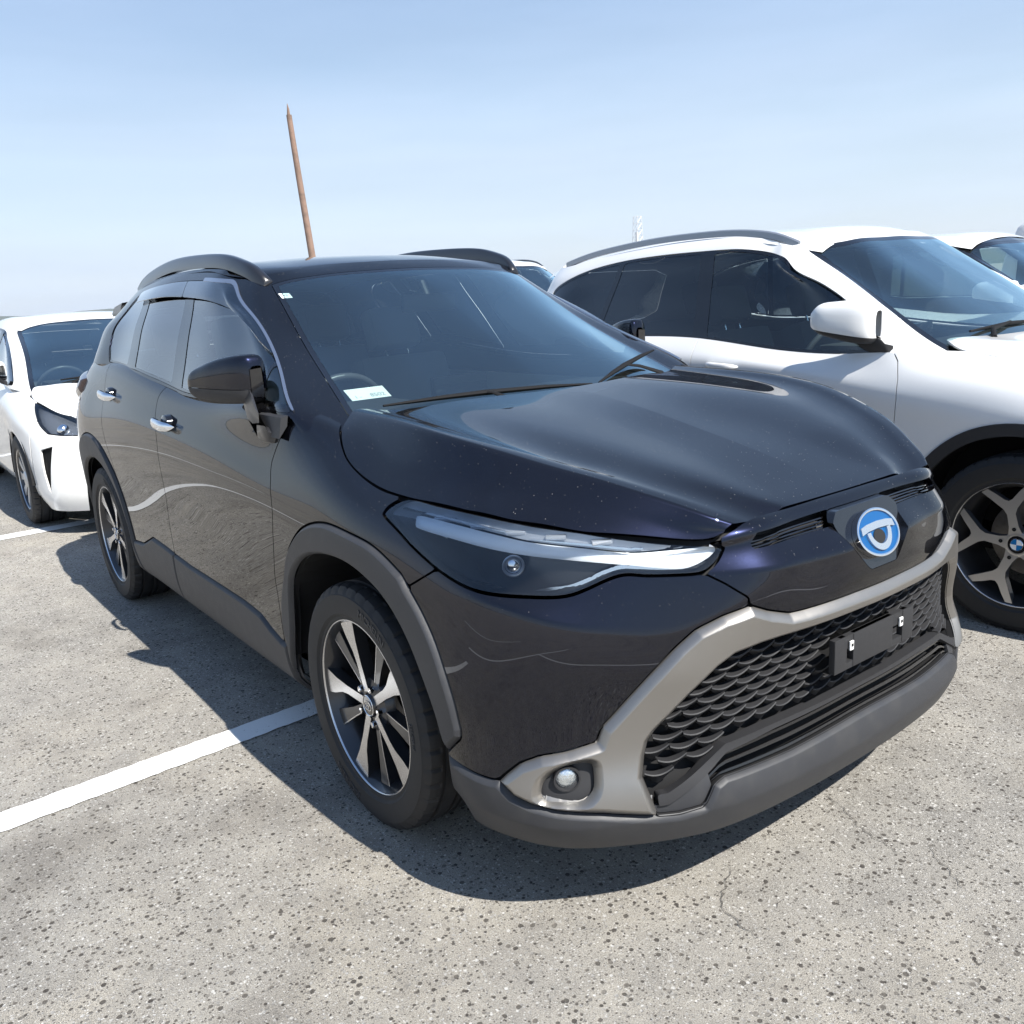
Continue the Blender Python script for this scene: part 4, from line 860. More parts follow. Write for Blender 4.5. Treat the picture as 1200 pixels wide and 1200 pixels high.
    mb = MB(); mb.prism([(.033, -.006), (.047, -.006), (.047, .006), (.033, .006)], .0052, ec + nx*.0061, ux, uz, nx); mb.build('emblem_corner', M['emblem_silver'], badge)
    # ---- headlights
    hlS = clip(band, d_hl - GAP); lensN = hlS.N.copy(); ph = np.radians(np.interp(hlS.V[:, 1], [.43, .60, .75, .87], [12, 34, 58, 80])); nb = np.stack([np.cos(ph), np.sin(ph), np.full(len(ph), .22)], 1); nb /= np.linalg.norm(nb, axis=1, keepdims=True)
    hlS.N = nb; S3 = with_rim(hlS, .034); w_ = Surf(S3.V, S3.N, S3.F[len(hlS.F):])
    hb = offset(hlS, -.034)
    lamps = pair('headlight', merge(w_, hb), M['lamp_black'], car)
    led_p = smooth_poly(T2('led', fr2), .008); lz = np.array(TR['led']); dl = sdf(fr2(hlS.V), led_p) + .0035
    ledS = clip(hlS, dl); dd = np.maximum(sdf(fr2(ledS.V), led_p) + .0035, 0)
    led = with_rim(renormal(offset(ledS, -.007 + .004*bump(dd, .010))), .014)
    d_in = sdf(fr2(hlS.V), smooth_poly(T2('headlight', fr2), .008, True, (0, 12)))
    lt_ = sorted([(p[0], p[2]) for p in TR['led'][9:]]); upS = clip(hlS, np.minimum.reduce([d_in - .004, -dl - .002, hlS.V[:, 2] - np.interp(hlS.V[:, 0], [p[0] for p in lt_], [p[1] for p in lt_]) + .004]))
    lowS = clip(hlS, np.minimum.reduce([-np.abs(d_in - .013) + .0035, -(hlS.V[:, 2] - .835)]))
    up_l = sorted([(p[0], p[2]) for p in TR['led'][9:]]); zt_ = np.interp(hlS.V[:, 0], [p[0] for p in up_l], [p[1] for p in up_l])
    lnS = clip(hlS, np.minimum.reduce([.0022 - abs(hlS.V[:, 2] - zt_ - .0105), d_in - .010, .79 - hlS.V[:, 0]]))
    pj = TR['proj'][0]
    spots = [(.36, .815, .912), (.465, .787, .906), (.545, .752, .900), (.62, .702, .892), (.69, .635, .880)]
    for lamp, f, sg in ((lamps[0], to_right, -1), (lamps[1], to_left, 1)):
        put('light_bar', f(led), M['lamp_white'], lamp, normals=False, angle=40)
        put('upper_reflector', f(offset(upS, -.020)), M['lamp_tint'], lamp)
        put('light_line', f(with_rim(offset(lnS, -.012), .006)), M['lamp_chrome'], lamp)
        put('lower_bezel', f(offset(lowS, -.010)), M['lamp_chrome'], lamp)
        put('lamp_lens', f(Surf(hlS.V, lensN, hlS.F)), M['lens'], lamp)
        mb = MB(); pr = [(.0, .014), (.009, .013), (.0145, .009), (.0175, .004), (.018, -.01)]
        c = Vector((pj[0] - .010, sg*(pj[1] - .022), pj[2] - .004)); d = Vector((.85, sg*.5, .05)).normalized(); a = d.cross(Vector((0,0,1))).normalized(); b_ = d.cross(a)
        mb.rings([[c + d*al*.9 + (a*math.cos(t) + b_*math.sin(t))*max(r_, .0005) for t in np.linspace(0, 2*math.pi, 24, endpoint=False)] for r_, al in pr], cap=False)
        pl_ = mb.build('projector_lens', M['lamp_chrome'], lamp, 60)
        mb = MB(); mb.rings([[c + d*al + (a*math.cos(t) + b_*math.sin(t))*r_ for t in np.linspace(0, 2*math.pi, 28, endpoint=False)] for r_, al in ((.019, -.012), (.0245, .008), (.022, .010), (.0185, .002))], cap=False); mb.build('projector_ring', M['lamp_tint'], lamp, 40)
        for (x, w, z_) in spots:
            mb = MB(); ang = math.atan2(.5, .85)*sg + (0)
            Mx = Matrix.Translation((x - .008, sg*(w - .012), z_ - .008)) @ Matrix.Rotation(sg*R(58 if x < .5 else 42 if x < .68 else 30), 4, 'Z')
            mb.box((-.009, -.022, -.0045), (.009, .022, .0045), Mx, .003); mb.build('led_module', M['led_glass'], lamp, 40)
    # ---- fog lamps
    fs = clip(band, d_fog + .003); wl = with_rim(fs, .028); wl = Surf(wl.V, wl.N, np.concatenate([wl.F[len(fs.F):], wl.F[len(fs.F):][:, ::-1], fs.F])); 
    fogs = pair('fog_lamp_recess', merge(with_rim(offset(fs, -.014), .03)), M['black_plastic'], car)
    fc = TR['fog_c'][0]
    for fo, sg in ((fogs[0], -1), (fogs[1], 1)):
        c = Vector((fc[0] - .012, sg*(fc[1] - .008), fc[2] + .002)); d = Vector((.86, sg*.50, 0)).normalized(); a = d.cross(Vector((0,0,1))).normalized(); b_ = d.cross(a)
        ringp = lambda pr: [[c + d*al + (a*math.cos(t) + b_*math.sin(t))*max(r_, .0004) for t in np.linspace(0, 2*math.pi, 28, endpoint=False)] for r_, al in pr]
        mb = MB(); mb.rings(ringp([(.029, -.02), (.029, .010), (.0255, .010), (.0245, .002)]), cap=False); mb.build('fog_lamp_ring', M['black_plastic'], fo, 40)
        mb = MB(); mb.rings(ringp([(.025, .000), (.020, .005), (.011, .0085), (.0, .0095)]), cap=False); mb.build('fog_lamp_lens', M['fog_glass'], fo, 60)
    # ---- greenhouse
    Gg, ci = loft(SUV_GREEN, .012, .011, cols=True)
    rear_g, side_g, front_g = Gg[:, :ci[2] + 1], Gg[:, ci[2]:ci[9] + 1], Gg[:, ci[9]:]
    ctr_ = (-1.6, 0, 1.1)
    rear_s, side_s, front_s = (orient(grid_surf(g), ctr_) for g in (rear_g, side_g, front_g))
    # shared normals at the seams
    full = orient(grid_surf(Gg), ctr_); FN = full.N.reshape(Gg.shape)
    rear_s.N, side_s.N, front_s.N = FN[:, :ci[2]+1].reshape(-1, 3), FN[:, ci[2]:ci[9]+1].reshape(-1, 3), FN[:, ci[9]:].reshape(-1, 3)
    belt = T2('belt', sd2); wt = T2('win_top', sd2)
    top_l = [(-.25, 1.098), (-.50, 1.26), (-.80, 1.365), (-1.03, 1.445), (-1.16, 1.476), (-1.26, 1.489), (-1.346, 1.4975), (-1.46, 1.506), (-1.703, 1.516), (-1.90, 1.5185), (-2.15, 1.512), (-2.40, 1.497), (-2.52, 1.462), (-2.585, 1.40), (-2.60, 1.33), (-2.57, 1.25)]
    d_col = col_dist(side_g, ci[8] - ci[2])
    d_dlo = smin(sdf(sd2(side_s.V), smooth_poly(belt[:-1] + [(-.393, 1.097)] + top_l, .015, True, (0, len(belt) - 1, len(belt), len(belt) + len(top_l) - 1))), d_col, .03)
    d_top = smin(sdf(sd2(side_s.V), smooth_poly(top_l + [(-2.57, .7), (-.25, .7)], .015, True, (0, len(top_l) - 1, len(top_l), len(top_l) + 1))), d_col, .03)
    ws_p = [(-.02, -.2), (-.02, .60)] + [(p[0], p[1]) for p in TR['ws_edge']] + [(-1.066, .48), (-1.046, .393), (-1.030, .229), (-1.022, .05), (-1.022, -.2)]
    ws_s = smooth_poly(ws_p, .02, True, (0, 1, 2, 4, len(ws_p) - 1))
    d_ws = sdf(tp2(front_s.V), ws_s)
    rw_p = [(-.2, 1.20), (.50, 1.20), (.56, 1.24), (.50, 1.40), (.40, 1.43), (-.2, 1.435)]
    d_rw = sdf(rear_s.V[:, [1, 2]], rw_p)
    bl = np.interp(side_s.V[:, 0], [p[0] for p in belt] + [-.30], [p[1] for p in belt] + [1.03])
    up_side = with_rim(clip(side_s, np.minimum(-d_dlo - .001, side_s.V[:, 2] - bl + .012)), .012); up_front = with_rim(clip(front_s, np.minimum(-d_ws - .001, front_s.V[:, 2] - 1.045)), .012); up_rear = with_rim(clip(rear_s, -d_rw - .001), .012)
    pair('side_frame', merge(up_side, up_front), bp, car)
    both('rear_frame', up_rear, bp, car); both('rear_window', clip(rear_s, d_rw - .002), M['glass_dark'], car)
    wsS = clip(front_s, d_ws - .0015)
    dws = sdf(tp2(wsS.V), ws_s)
    both('windshield', clip(wsS, dws - .018), M['windshield'], car)
    both('windshield_border', clip(wsS, .020 - dws), M['gloss_black'], car)
    # side panes
    bA, bB = (-1.563, 1.435), (-1.401, 1.119); b2A, b2B = (-1.672, 1.438), (-1.541, 1.128)
    cA, cB = (-2.179, 1.434), (-2.059, 1.171); c2A, c2B = (-2.300, 1.46), (-2.190, 1.18); vA, vB = (-.674, 1.219), (-.589, 1.089)
    def lined(A, B, V2):      # signed distance to a line, positive on the forward side
        A, B = np.array(A), np.array(B); t = (B - A)/np.linalg.norm(B - A); n = np.array([-t[1], t[0]]); n = n if n[0] > 0 else -n
        return (V2 - A) @ n
    v2 = sd2(side_s.V); e = d_dlo - .010
    panes = [('front_door_glass', np.minimum.reduce([e, lined(bA, bB, v2), -lined(vA, vB, v2) - .006]), M['glass'], doors_f),
             ('quarter_light', np.minimum.reduce([e, lined(vA, vB, v2) - .006]), M['glass'], doors_f),
             ('rear_door_glass', np.minimum.reduce([e, lined(cA, cB, v2) - .004, -lined(b2A, b2B, v2)]), M['glass_side'], doors_r),
             ('rear_quarter_glass', np.minimum.reduce([e, -lined(c2A, c2B, v2)]), M['glass_dark'], (car, car))]
    alld = np.full(len(v2), -1.0)
    for nme, d, m_, own in panes:
        alld = np.maximum(alld, d); S = offset(clip(side_s, d), -.004)
        put(nme, to_right(S), m_, own[0]); put(nme, to_left(S), m_, own[1])
    pil = offset(clip(side_s, np.minimum(d_dlo - .0005, -alld)), -.002); pair('window_frame', pil, M['gloss_black'], car)
    # smoked rain visors over the side windows, pale-coloured strip standing in for sky reflected along the front window edge
    wv = np.interp(side_s.V[:, 0], [-2.42, -2.36, -1.7, -1.35, -1.18, -.98, -.82, -.70], [0, .058, .066, .070, .078, .072, .045, .0])
    d_vis = np.minimum(d_top - .004, wv - d_top); dvf = lined((-1.703, 1.513), (-1.655, 1.44), v2)
    for dvv in (dvf - .002, -dvf - .002):
        dv_ = np.minimum(d_vis, dvv); S = clip(side_s, dv_); dt = interp_near(side_s, d_top, S)
        S = renormal(offset(S, .004 + .012*np.clip(dt/.06, 0, 1))); pair('rain_visor', with_rim(S, .003), M['smoke'], car)
    S = clip(side_s, np.minimum.reduce([.0065 - abs(d_top + .001), side_s.V[:, 0] + 1.50, side_s.V[:, 2] - 1.098])); pair('sky_reflection_strip', with_rim(offset(S, .006), .008), M['reflection_pale'], car)
    # roof
    Gr = loft(np.array(SUV_ROOF).transpose(1, 0, 2), .02, .015, sym_end=False); rs = orient(grid_surf(Gr), (-2, 0, 1)); both('roof', rs, bp, car)
    fin = MB(); fin.rings([[(-2.62 - .16*t_ , sgn_*.022*(1-abs(2*t_-1)**2), 1.565 - .03*t_) for t_, sgn_ in ((0,0),(.3,1),(.7,1),(1,0),(.7,-1),(.3,-1))], [(-2.72 - .05*t_, sgn_*.006, 1.625) for t_, sgn_ in ((0,0),(.3,1),(.7,1),(1,0),(.7,-1),(.3,-1))]]); fin.build('antenna_fin', bp, car, 30)
    # roof rails
    xs = [-1.095, -1.15, -1.25, -1.34, -1.5, -1.65, -2.0, -2.4, -2.60, -2.70]; zt = [1.490, 1.533, 1.568, 1.588, 1.606, 1.613, 1.618, 1.590, 1.558, 1.530]
    zb = [1.470, 1.480, 1.505, 1.520, 1.535, 1.542, 1.54, 1.515, 1.49, 1.475]; wr = [.553, .567, .578, .582, .583, .581, .576, .566, .558, .552]
    prof = spline(np.array([(a, b, c) for a, b, c in zip(xs, zt, wr)]), 60); pb_ = np.maximum(np.interp(prof[:, 0][::-1], xs[::-1], zb[::-1])[::-1], prof[:, 1] - .052)
    for sg in (-1, 1):
        mb = MB(); mb.rings([[(x, sg*(w + .020), b), (x, sg*(w + .017), z_ - .008), (x, sg*(w + .008), z_), (x, sg*(w - .010), z_), (x, sg*(w - .018), z_ - .008), (x, sg*(w - .020), b)] for (x, z_, w), b in zip(prof, pb_)])
        mb.build('roof_rail', M['rail_black'], car, 50)
    sp = MB()
    ring = []
    for w in np.linspace(-.60, .60, 15):
        t = abs(w)/.60; zc = 1.498 - .045*t**2; ring.append([(-2.93 + .02*t, w, zc + .006), (-3.10 + .03*t**2, w, zc - .012), (-3.20 + .06*t**2, w, zc - .045), (-3.19 + .06*t**2, w, zc - .060), (-3.0, w, zc - .05)])
    sp.rings(ring); sp.build('rear_spoiler', M['gloss_black'], car, 35)
    # hood
    Gh = loft(np.array(SUV_HOOD).transpose(1, 0, 2), .012, .010, sym_end=False, crease=HOOD_CREASE); hd = orient(grid_surf(Gh), (.2, 0, .3))
    dh = sdf(tp2(hd.V), HOOD_S)
    hS = clip(hd, dh - .002)
    both('hood', with_rim(hS, .012), bp, car)
    both('engine_bay_cover', offset(hd, -.03), M['dark'], car)
    # cowl and wipers
    cw = MB(); rr = []
    for w in np.linspace(-.70, .70, 21):
        t = abs(w)/.70; x0_ = -.12 - .16*t**2.2; rr.append([(x0_ + .01, w, 1.045 - .01*t), (x0_ - .03, w, 1.062 - .006*t), (x0_ - .10, w, 1.070 - .004*t), (x0_ - .13, w, 1.04)])
    cw.rings(rr); cw.build('cowl', M['black_plastic'], car, 40)
    def on_ws(x, w): 
        z_ = np.interp(x, [-1.025, -.605, -.205], [1.511, 1.287, 1.075]); return z_ - .10*w*w*.35
    for a, b, hub in (((-.255, -.60), (-.195, .16), (-.175, -.22)), ((-.205, .20), (-.36, .625), (-.22, .52))):
        wp = empty('wiper_arm'); wp.parent = car
        p = [Vector((hub[0] + .03, hub[1], 1.062)), Vector((hub[0], hub[1], 1.085))]
        A, B = Vector((a[0], a[1], on_ws(*a) + .010)), Vector((b[0], b[1], on_ws(*b) + .010)); mid = A.lerp(B, .45)
        mb = MB(); mb.tube([p[0], p[1], p[1].lerp(mid, .6) + Vector((0,0,.012)), mid + Vector((0,0,.010))], [.012, .010, .007, .005], 8, flat=.6); mb.build('arm', M['wiper_black'], wp, 50)
        mb = MB(); mb.tube([A, A.lerp(B, .25) + Vector((0,0,.006)), mid + Vector((0,0,.008)), A.lerp(B, .75) + Vector((0,0,.006)), B], [.004, .009, .011, .009, .004], 8, flat=.8); mb.build('blade', M['wiper_black'], wp, 50)
    # door handles
    for (x, w, z_), ds in (((-1.452, .884, .990), doors_f), ((-2.335, .866, 1.050), doors_r)):
        for sg, par in ((-1, ds[0]), (1, ds[1])):
            c = Vector((x, sg*w, z_)); mb = MB(); n = 14; rings = []
            for i in range(n):
                u = -1 + 2*i/(n - 1); prof_h = .019*(1 - abs(u)**3.2)**.5 + .0015; outb = .036*(1 - u**4) - .004
                rings.append([c + Vector((u*.098, sg*(outb + .010*math.cos(t)*(prof_h/.0205)), .010*u*-.6 + prof_h*math.sin(t))) for t in np.linspace(0, 2*math.pi, 12, endpoint=False)])
            mb.rings(rings); hnd = mb.build('door_handle', M['chrome'], par, 60)
            mb = MB(); mb.lathe([(.0005, .0085), (.03, .0075), (.043, .003), (.045, -.02)], 24, 'y', (0, 0, 0))
            cup = mb.build('handle_cup', M['gloss_black'], par, 60); cup.location = c + Vector((.012, sg*.001, .002)); cup.scale = (1, sg, .72)
    # door mirrors
    for sg, par in ((-1, doors_f[0]), (1, doors_f[1])):
        secs = []      # folded in: the housing lies back along the door
        for x, wi, wo, z0, z1 in ((-.625, .800, .845, 1.125, 1.225), (-.635, .788, .862, 1.116, 1.250), (-.660, .790, .882, 1.111, 1.259), (-.71, .800, .905, 1.108, 1.257), (-.78, .820, .930, 1.109, 1.245), (-.84, .848, .946, 1.117, 1.228), (-.885, .882, .952, 1.134, 1.204), (-.90, .902, .942, 1.152, 1.184)):
            cwm, czm, a, b = (wi + wo)/2, (z0 + z1)/2, (wo - wi)/2, (z1 - z0)/2; rg = []
            for t in np.linspace(0, 2*math.pi, 32, endpoint=False):
                ct, st = math.cos(t), math.sin(t); ex = .60 if ct > 0 else .35
                rg.append(np.array((x, cwm + a*math.copysign(abs(ct)**ex, ct), czm + b*math.copysign(abs(st)**.72, st))))
            secs.append(rg)
        G = np.array(secs); G = np.concatenate([G, G[:, :1]], 1)
        Gs = loft(G.tolist(), .008, .008, sym_end=False); ms = orient(grid_surf(Gs), (-.76, .87, 1.18))
        cut = ms.V[:, 2] - (1.158 - (ms.V[:, 0] + .76)*.03)
        f = to_right if sg < 0 else to_left
        mir = empty('door_mirror'); mir.parent = par
        put('mirror_cap', f(with_rim(clip(ms, cut - .001), .004)), bp, mir); put('mirror_base', f(with_rim(clip(ms, -cut - .001), .004)), M['black_plastic'], mir)
        mb = MB(); mb.rings([[(xx, sg*w_, z__) for w_, z__ in ((.806, 1.130), (.846, 1.132), (.844, 1.215), (.808, 1.218))] for xx in (-.632, -.618)]); mb.build('mirror_hinge', M['gloss_black'], mir)
        mb = MB(); mb.rings([[Vector((x + dx, sg*w, z_ + dz)) for dx, dz in ((.040, -.022), (.046, .006), (.022, .022), (-.042, .020), (-.048, -.016), (-.014, -.028))] for x, w, z_ in ((-.50, .840, 1.020), (-.515, .868, 1.035), (-.575, .868, 1.085), (-.650, .850, 1.135))]); mb.build('mirror_stalk', M['mirror_stalk'], mir, 60)
        mb = MB(); mb.rings([[(-.40, sg*.838, 1.060), (-.40, sg*.832, 1.09), (-.58, sg*.835, 1.09), (-.60, sg*.842, 1.055)], [(-.41, sg*.862, 1.025), (-.41, sg*.85, 1.085), (-.57, sg*.852, 1.085), (-.60, sg*.868, 1.030)]]); mb.build('mirror_foot', M['black_plastic'], mir, 30)
    return car, band, V, d_fe
HOOD_CREASE = np.zeros((8, 12)); HOOD_CREASE[4] = [0, .1, .3, .55, .75, .85, .9, .95, 1, 1, 1, 1]
M['lamp_black'] = mat('lamp_black', (.022,.022,.024), .25, 0, .5, .4)
M['lamp_tint'] = mat('lamp_tint', (.46,.48,.52), .30, .6)
M['led_glass'] = mat('led_glass', (.52,.56,.62), .15, .5)
M['emblem_silver'] = mat('emblem_silver', (.62,.64,.66), .22, .85)
M['emblem_blue'] = mat('emblem_blue', (.0,.07,.22), .3, .0, .3, .5, .02)
M['fog_glass'] = add_noise_rough(mat('fog_glass', (.70,.74,.76), .12, .9), 250, 0, .25, bump_s=120, bump_d=.004)
M['glass_side'] = glass('rear_side_glass', (.33,.39,.39), 1.5)
M['wiper_black'] = mat('wiper_black', (.008,.008,.009), .75, 0, .2)
M['smoke'] = glass('smoked_acrylic', (.10,.11,.12), 1.49)
M['reflection_pale'] = mat('reflection_pale', (.45,.47,.52), .18, .9)  # pale blue-grey that paints in the sky's reflection on the window edge
M['rail_black'] = mat('rail_black', (.012,.012,.014), .30, 0, .5, .5, .1)
M['mirror_stalk'] = mat('mirror_stalk', (.03,.03,.033), .35, .2, .5, .3, .1)
M['tail_red'] = mat('tail_red', (.020,.004,.006), .12, 0, .5, 1.0)
SUV, _b, _v, _d = build_suv()
# ---------------------------------------------------------------- wheels (axis along y, outer face towards -y)
def tyre_mesh(r_out, r_bead, width, n=252):
    h = width/2
    prof = [(r_bead - .006, -h*.80), (r_bead + .004, -h*.90), (r_bead + .012, -h*.905), (r_bead + .020, -h*.965), (r_bead + (r_out - r_bead)*.50, -h*1.0), (r_bead + (r_out - r_bead)*.72, -h*.985), (r_bead + (r_out-r_bead)*.74, -h*.965),
            (r_out - .016, -h*.925), (r_out - .006, -h*.86), (r_out - .0015, -h*.76), (r_out, -h*.64), (r_out, -h*.60), (r_out - .007, -h*.59), (r_out - .007, -h*.50), (r_out + .0005, -h*.49), (r_out + .001, -h*.16), (r_out - .007, -h*.15), (r_out - .007, -h*.05), (r_out + .001, -h*.04)]
    prof = prof + [(a, -b) for a, b in prof[::-1]]
    prof = [(a, b) for a, b in prof]
    v, f = [], []; k = len(prof)
    for j in range(n):
        t = 2*math.pi*j/n
        for i, (r_, y) in enumerate(prof):
            rr = r_
            if 7 <= i <= 10 or k - 11 <= i <= k - 8:
                if j % 6 < 1: rr -= .005
            v.append((rr*math.cos(t), y, rr*math.sin(t)))
    for j in range(n):
        for i in range(k - 1): f.append((j*k + i, ((j+1) % n)*k + i, ((j+1) % n)*k + i + 1, j*k + i + 1))
    return mesh_py('tyre', v, f, 24)
def ring_text(txt, r_mid, size, y, a0, parent, m, spread=1.0):
    """raised lettering bent round a tyre wall, read from outside (-y), centred on angle a0"""
    cu = bpy.data.curves.new('lettering', 'FONT'); cu.body = txt; cu.size = size; cu.align_x = 'CENTER'; cu.align_y = 'CENTER'; cu.extrude = .0016; cu.space_character = spread
    o = bpy.data.objects.new('tmp', cu); COL.objects.link(o); dg = bpy.context.evaluated_depsgraph_get(); me = bpy.data.meshes.new_from_object(o.evaluated_get(dg)); bpy.data.objects.remove(o)
    for v in me.vertices:
        x, yy, z = v.co; a = a0 - x/r_mid; rr = r_mid + yy
        v.co = (rr*math.cos(a), y - z, rr*math.sin(a))
    me.name = 'tyre_lettering'; return link('tyre_lettering', me, m, parent)
M['lettering'] = mat('tyre_lettering', (.045,.045,.047), .5)
def spoke_pair(mb_face, mb_body, poly, ang, y_face, depth, face=True):
    ca, sa = math.cos(ang), math.sin(ang)
    org = Vector((0, y_face, 0)); ax = Vector((ca, 0, sa)); ay = Vector((-sa, 0, ca))
    # face plate bowed a little towards the hub
    k = len(poly)
    def pt(u, v_, dy): return org + ax*u + ay*v_ + Vector((0, dy, 0))
    bow = lambda u: .012*(1 - (u/.24))
    top = [pt(u, v_, bow(u)) for u, v_ in poly]; cx = sum(u for u, _ in poly)/k
    bot = [pt(u, v_*1.0, bow(u) + depth) for u, v_ in poly]
    mb_body.add(top + bot, [(i, (i+1) % k, k + (i+1) % k, k + i) for i in range(k)] + [tuple(range(k, 2*k))] + ([tuple(range(k))] if not face else []))
    if face: mb_face.add(top, [tuple(range(k))])
def build_wheel(parent, x, side_y, z, sg, r_out, r_rim, width, style, name='wheel', rot=0.0, text=None):
    w = empty(name, (x, sg*side_y, z)); w.parent = parent
    if sg > 0: w.rotation_euler = (0, 0, math.pi)
    me = bpy.data.meshes.get('tyre_' + style)
    if me is None: me = tyre_mesh(r_out, r_rim, width); me.name = 'tyre_' + style
    ty = link('tyre', me, M['rubber'], w)
    h = width/2
    if text:
        for t_, rm, sz, a0 in text: ring_text(t_, rm, sz, -h*1.0, a0, ty, M['lettering'])
    mb = MB(); rl = r_rim
    mb.lathe([(rl + .001, -h*.86), (rl + .0015, -h*.885), (rl - .0008, -h*.89), (rl - .0022, -h*.88), (rl - .003, -h*.85)], 72); mb.build('rim_lip', M['machined'], w, 40)
    mb = MB(); mb.lathe([(rl - .003, -h*.85), (rl - .020, -h*.62), (rl - .030, -h*.1), (rl - .030, h*.8), (rl, h*.88)], 72); mb.build('rim_barrel', M['wheel_dark'], w, 50, fix=False)
    yf = -h*.80
    if style == 'twin':
        P1 = [(.038, -.012), (.12, -.011), (.180, -.015), (.2345, -.026), (.2365, .010), (.2320, .048), (.196, .038), (.152, .019), (.12, .0135), (.038, .0135)]
        P2 = [(.045, -.012), (.13, -.016), (.231, -.030), (.233, 0), (.232, .020), (.13, .012), (.045, .009)]
        for i in range(5):
            a = rot + i*2*math.pi/5
            f_, b_ = MB(), MB(); spoke_pair(f_, b_, P1, a, yf, .034); sp = b_.build('spoke', M['wheel_dark'], w, 30, fix=False); f_.build('spoke_face', M['machined'], sp)
            b_ = MB(); spoke_pair(None, b_, P2, a + R(33), yf + .012, .03, False); dk = b_.build('spoke', M['wheel_dark'], w, 30)
            e_ = MB(); spoke_pair(None, e_, [(.060, .0085), (.13, .0115), (.231, .0195), (.232, .0165), (.13, .0085), (.060, .0060)], a + R(33), yf + .0112, .002, False); e_.build('spoke_edge', M['machined'], dk)
        mb = MB(); mb.lathe([(.0005, yf + .004), (.030, yf + .005), (.033, yf + .010), (.036, yf + .02)], 40); cap = mb.build('hub_cap', M['gloss_black'], w, 40)
        mb = MB(); mb.lathe([(.027, yf + .0042), (.0285, yf + .003), (.030, yf + .0042)], 40); mb.build('hub_ring', M['chrome'], cap, 40)
        o = Vector((0, yf + .0035, 0))
        for a_, b_, cv in ((.021, .014, 0), (.014, .006, .006), (.006, .013, 0)):
            mb = MB(); A = [(a_*math.cos(t), cv + b_*math.sin(t)) for t in np.linspace(0, 2*math.pi, 24, endpoint=False)]; B = [((a_-.0022)*math.cos(t), cv + (b_-.0022)*math.sin(t)) for t in np.linspace(0, 2*math.pi, 24, endpoint=False)]
            mb.rings([[o + Vector((p[0], .001, p[1])) for p in A], [o + Vector((p[0], -.0006, p[1])) for p in A], [o + Vector((p[0], -.0006, p[1])) for p in B], [o + Vector((p[0], .001, p[1])) for p in B]], False); mb.build('hub_emblem', M['chrome'], cap)
        mb = MB(); mb.lathe([(.034, yf + .012), (.075, yf + .020), (.085, yf + .045)], 48); mb.build('hub_plate', M['wheel_dark'], w, 40)
        for i in range(5):
            a = rot + (i + .5)*2*math.pi/5; mb = MB(); c = (.054*math.cos(a), 0, .054*math.sin(a))
            mb.lathe([(.0005, yf + .002), (.0085, yf + .003), (.0095, yf + .02), (.0095, yf + .03)], 6, 'y', c); mb.build('wheel_nut', M['chrome'], w, 20)
    elif style == 'star':
        # five spokes that fork into a Y
        for i in range(5):
            a = rot + i*2*math.pi/5
            Y = [(.040, -.026), (.070, -.018), (.120, -.016), (.142, -.026), (.185, -.066), (.218, -.098), (.231, -.078), (.205, -.044), (.178, -.014), (.172, 0)]
            poly = Y + [(u, -v_) for u, v_ in Y[-2::-1]]
            f_, b_ = MB(), MB(); spoke_pair(f_, b_, poly, a, yf, .030); sp = b_.build('spoke', M['wheel_grey'], w, 30, fix=False)
            bm_ = f_.build('spoke_face', M['machined_dull'], sp, fix=False)
            mb = MB(); a2 = a; c = (.060*math.cos(a2), 0, .060*math.sin(a2)); mb.lathe([(.0005, yf + .0075), (.0075, yf + .0075), (.0075, yf + .006)], 14, 'y', c); mb.build('bolt_hole', M['dark'], w)
        mb = MB(); mb.lathe([(.0345, yf + .010), (.041, yf + .0085), (.050, yf + .013), (.055, yf + .04)], 48); mb.build('hub_plate', M['machined_dull'], w, 40)
        mb = MB(); mb.lathe([(.0005, yf + .006), (.033, yf + .007), (.0345, yf + .014)], 48); cap = mb.build('hub_cap', M['gloss_black'], w, 40)
        for k_ in range(4):
            ts = np.linspace(k_*math.pi/2, (k_+1)*math.pi/2, 10); poly = [(0, 0)] + [(.021*math.cos(t), .021*math.sin(t)) for t in ts]
            mb = MB(); mb.prism(poly, .0008, (0, yf + .0058, 0), (1, 0, 0), (0, 0, 1), (0, -1, 0)); mb.build('hub_quarter', M['hub_blue'] if k_ % 2 else M['white_plastic'], cap)
        mb = MB(); mb.lathe([(.021, yf + .0065), (.0225, yf + .0045), (.024, yf + .0065)], 40); mb.build('hub_ring', M['chrome'], cap, 40)
    else:
        # wheel cover with many thin fins
        mb = MB(); mb.lathe([(.0005, yf - .004), (.05, yf - .002), (.06, yf + .006)], 32); mb.build('hub_cap', M['cover_silver'], w, 40)
        mb = MB(); mb.lathe([(.03, yf + .018), (rl - .01, yf + .018)], 48); mb.build('wheel_cover', M['wheel_dark'], w, 40)
        for i in range(10):
            a = i*2*math.pi/10; b_ = MB(); spoke_pair(None, b_, [(.05, -.014), (rl - .012, -.034), (rl - .012, .026), (.05, .012)], a, yf + .002, .014, False); b_.build('spoke', M['cover_silver'], w, 30)
    mb = MB(); mb.lathe([(.06, .03), (.148, .03), (.150, .036), (.150, .050), (.06, .052)], 48); mb.build('brake_disc', M['brake'], w, 30, fix=False)
    mb = MB(); mb.rings([[(rr*math.cos(t), yy, rr*math.sin(t)) for rr, yy in ((.10, -.005), (.165, .0), (.165, .07), (.10, .075))] for t in np.linspace(-.45, .45, 8)]); mb.build('brake_caliper', M['brake'], w, 30)
    return w
M['faded_ink'] = mat('faded_ink', (.30,.30,.32), .7)
M['wheel_grey'] = mat('wheel_grey', (.10,.105,.115), .35, .6, .5, .4)
M['machined_dull'] = add_noise_rough(mat('machined_dull', (.55,.54,.53), .40, .9), 60, -.05, .05)
M['hub_blue'] = mat('hub_blue', (.01,.16,.42), .2)
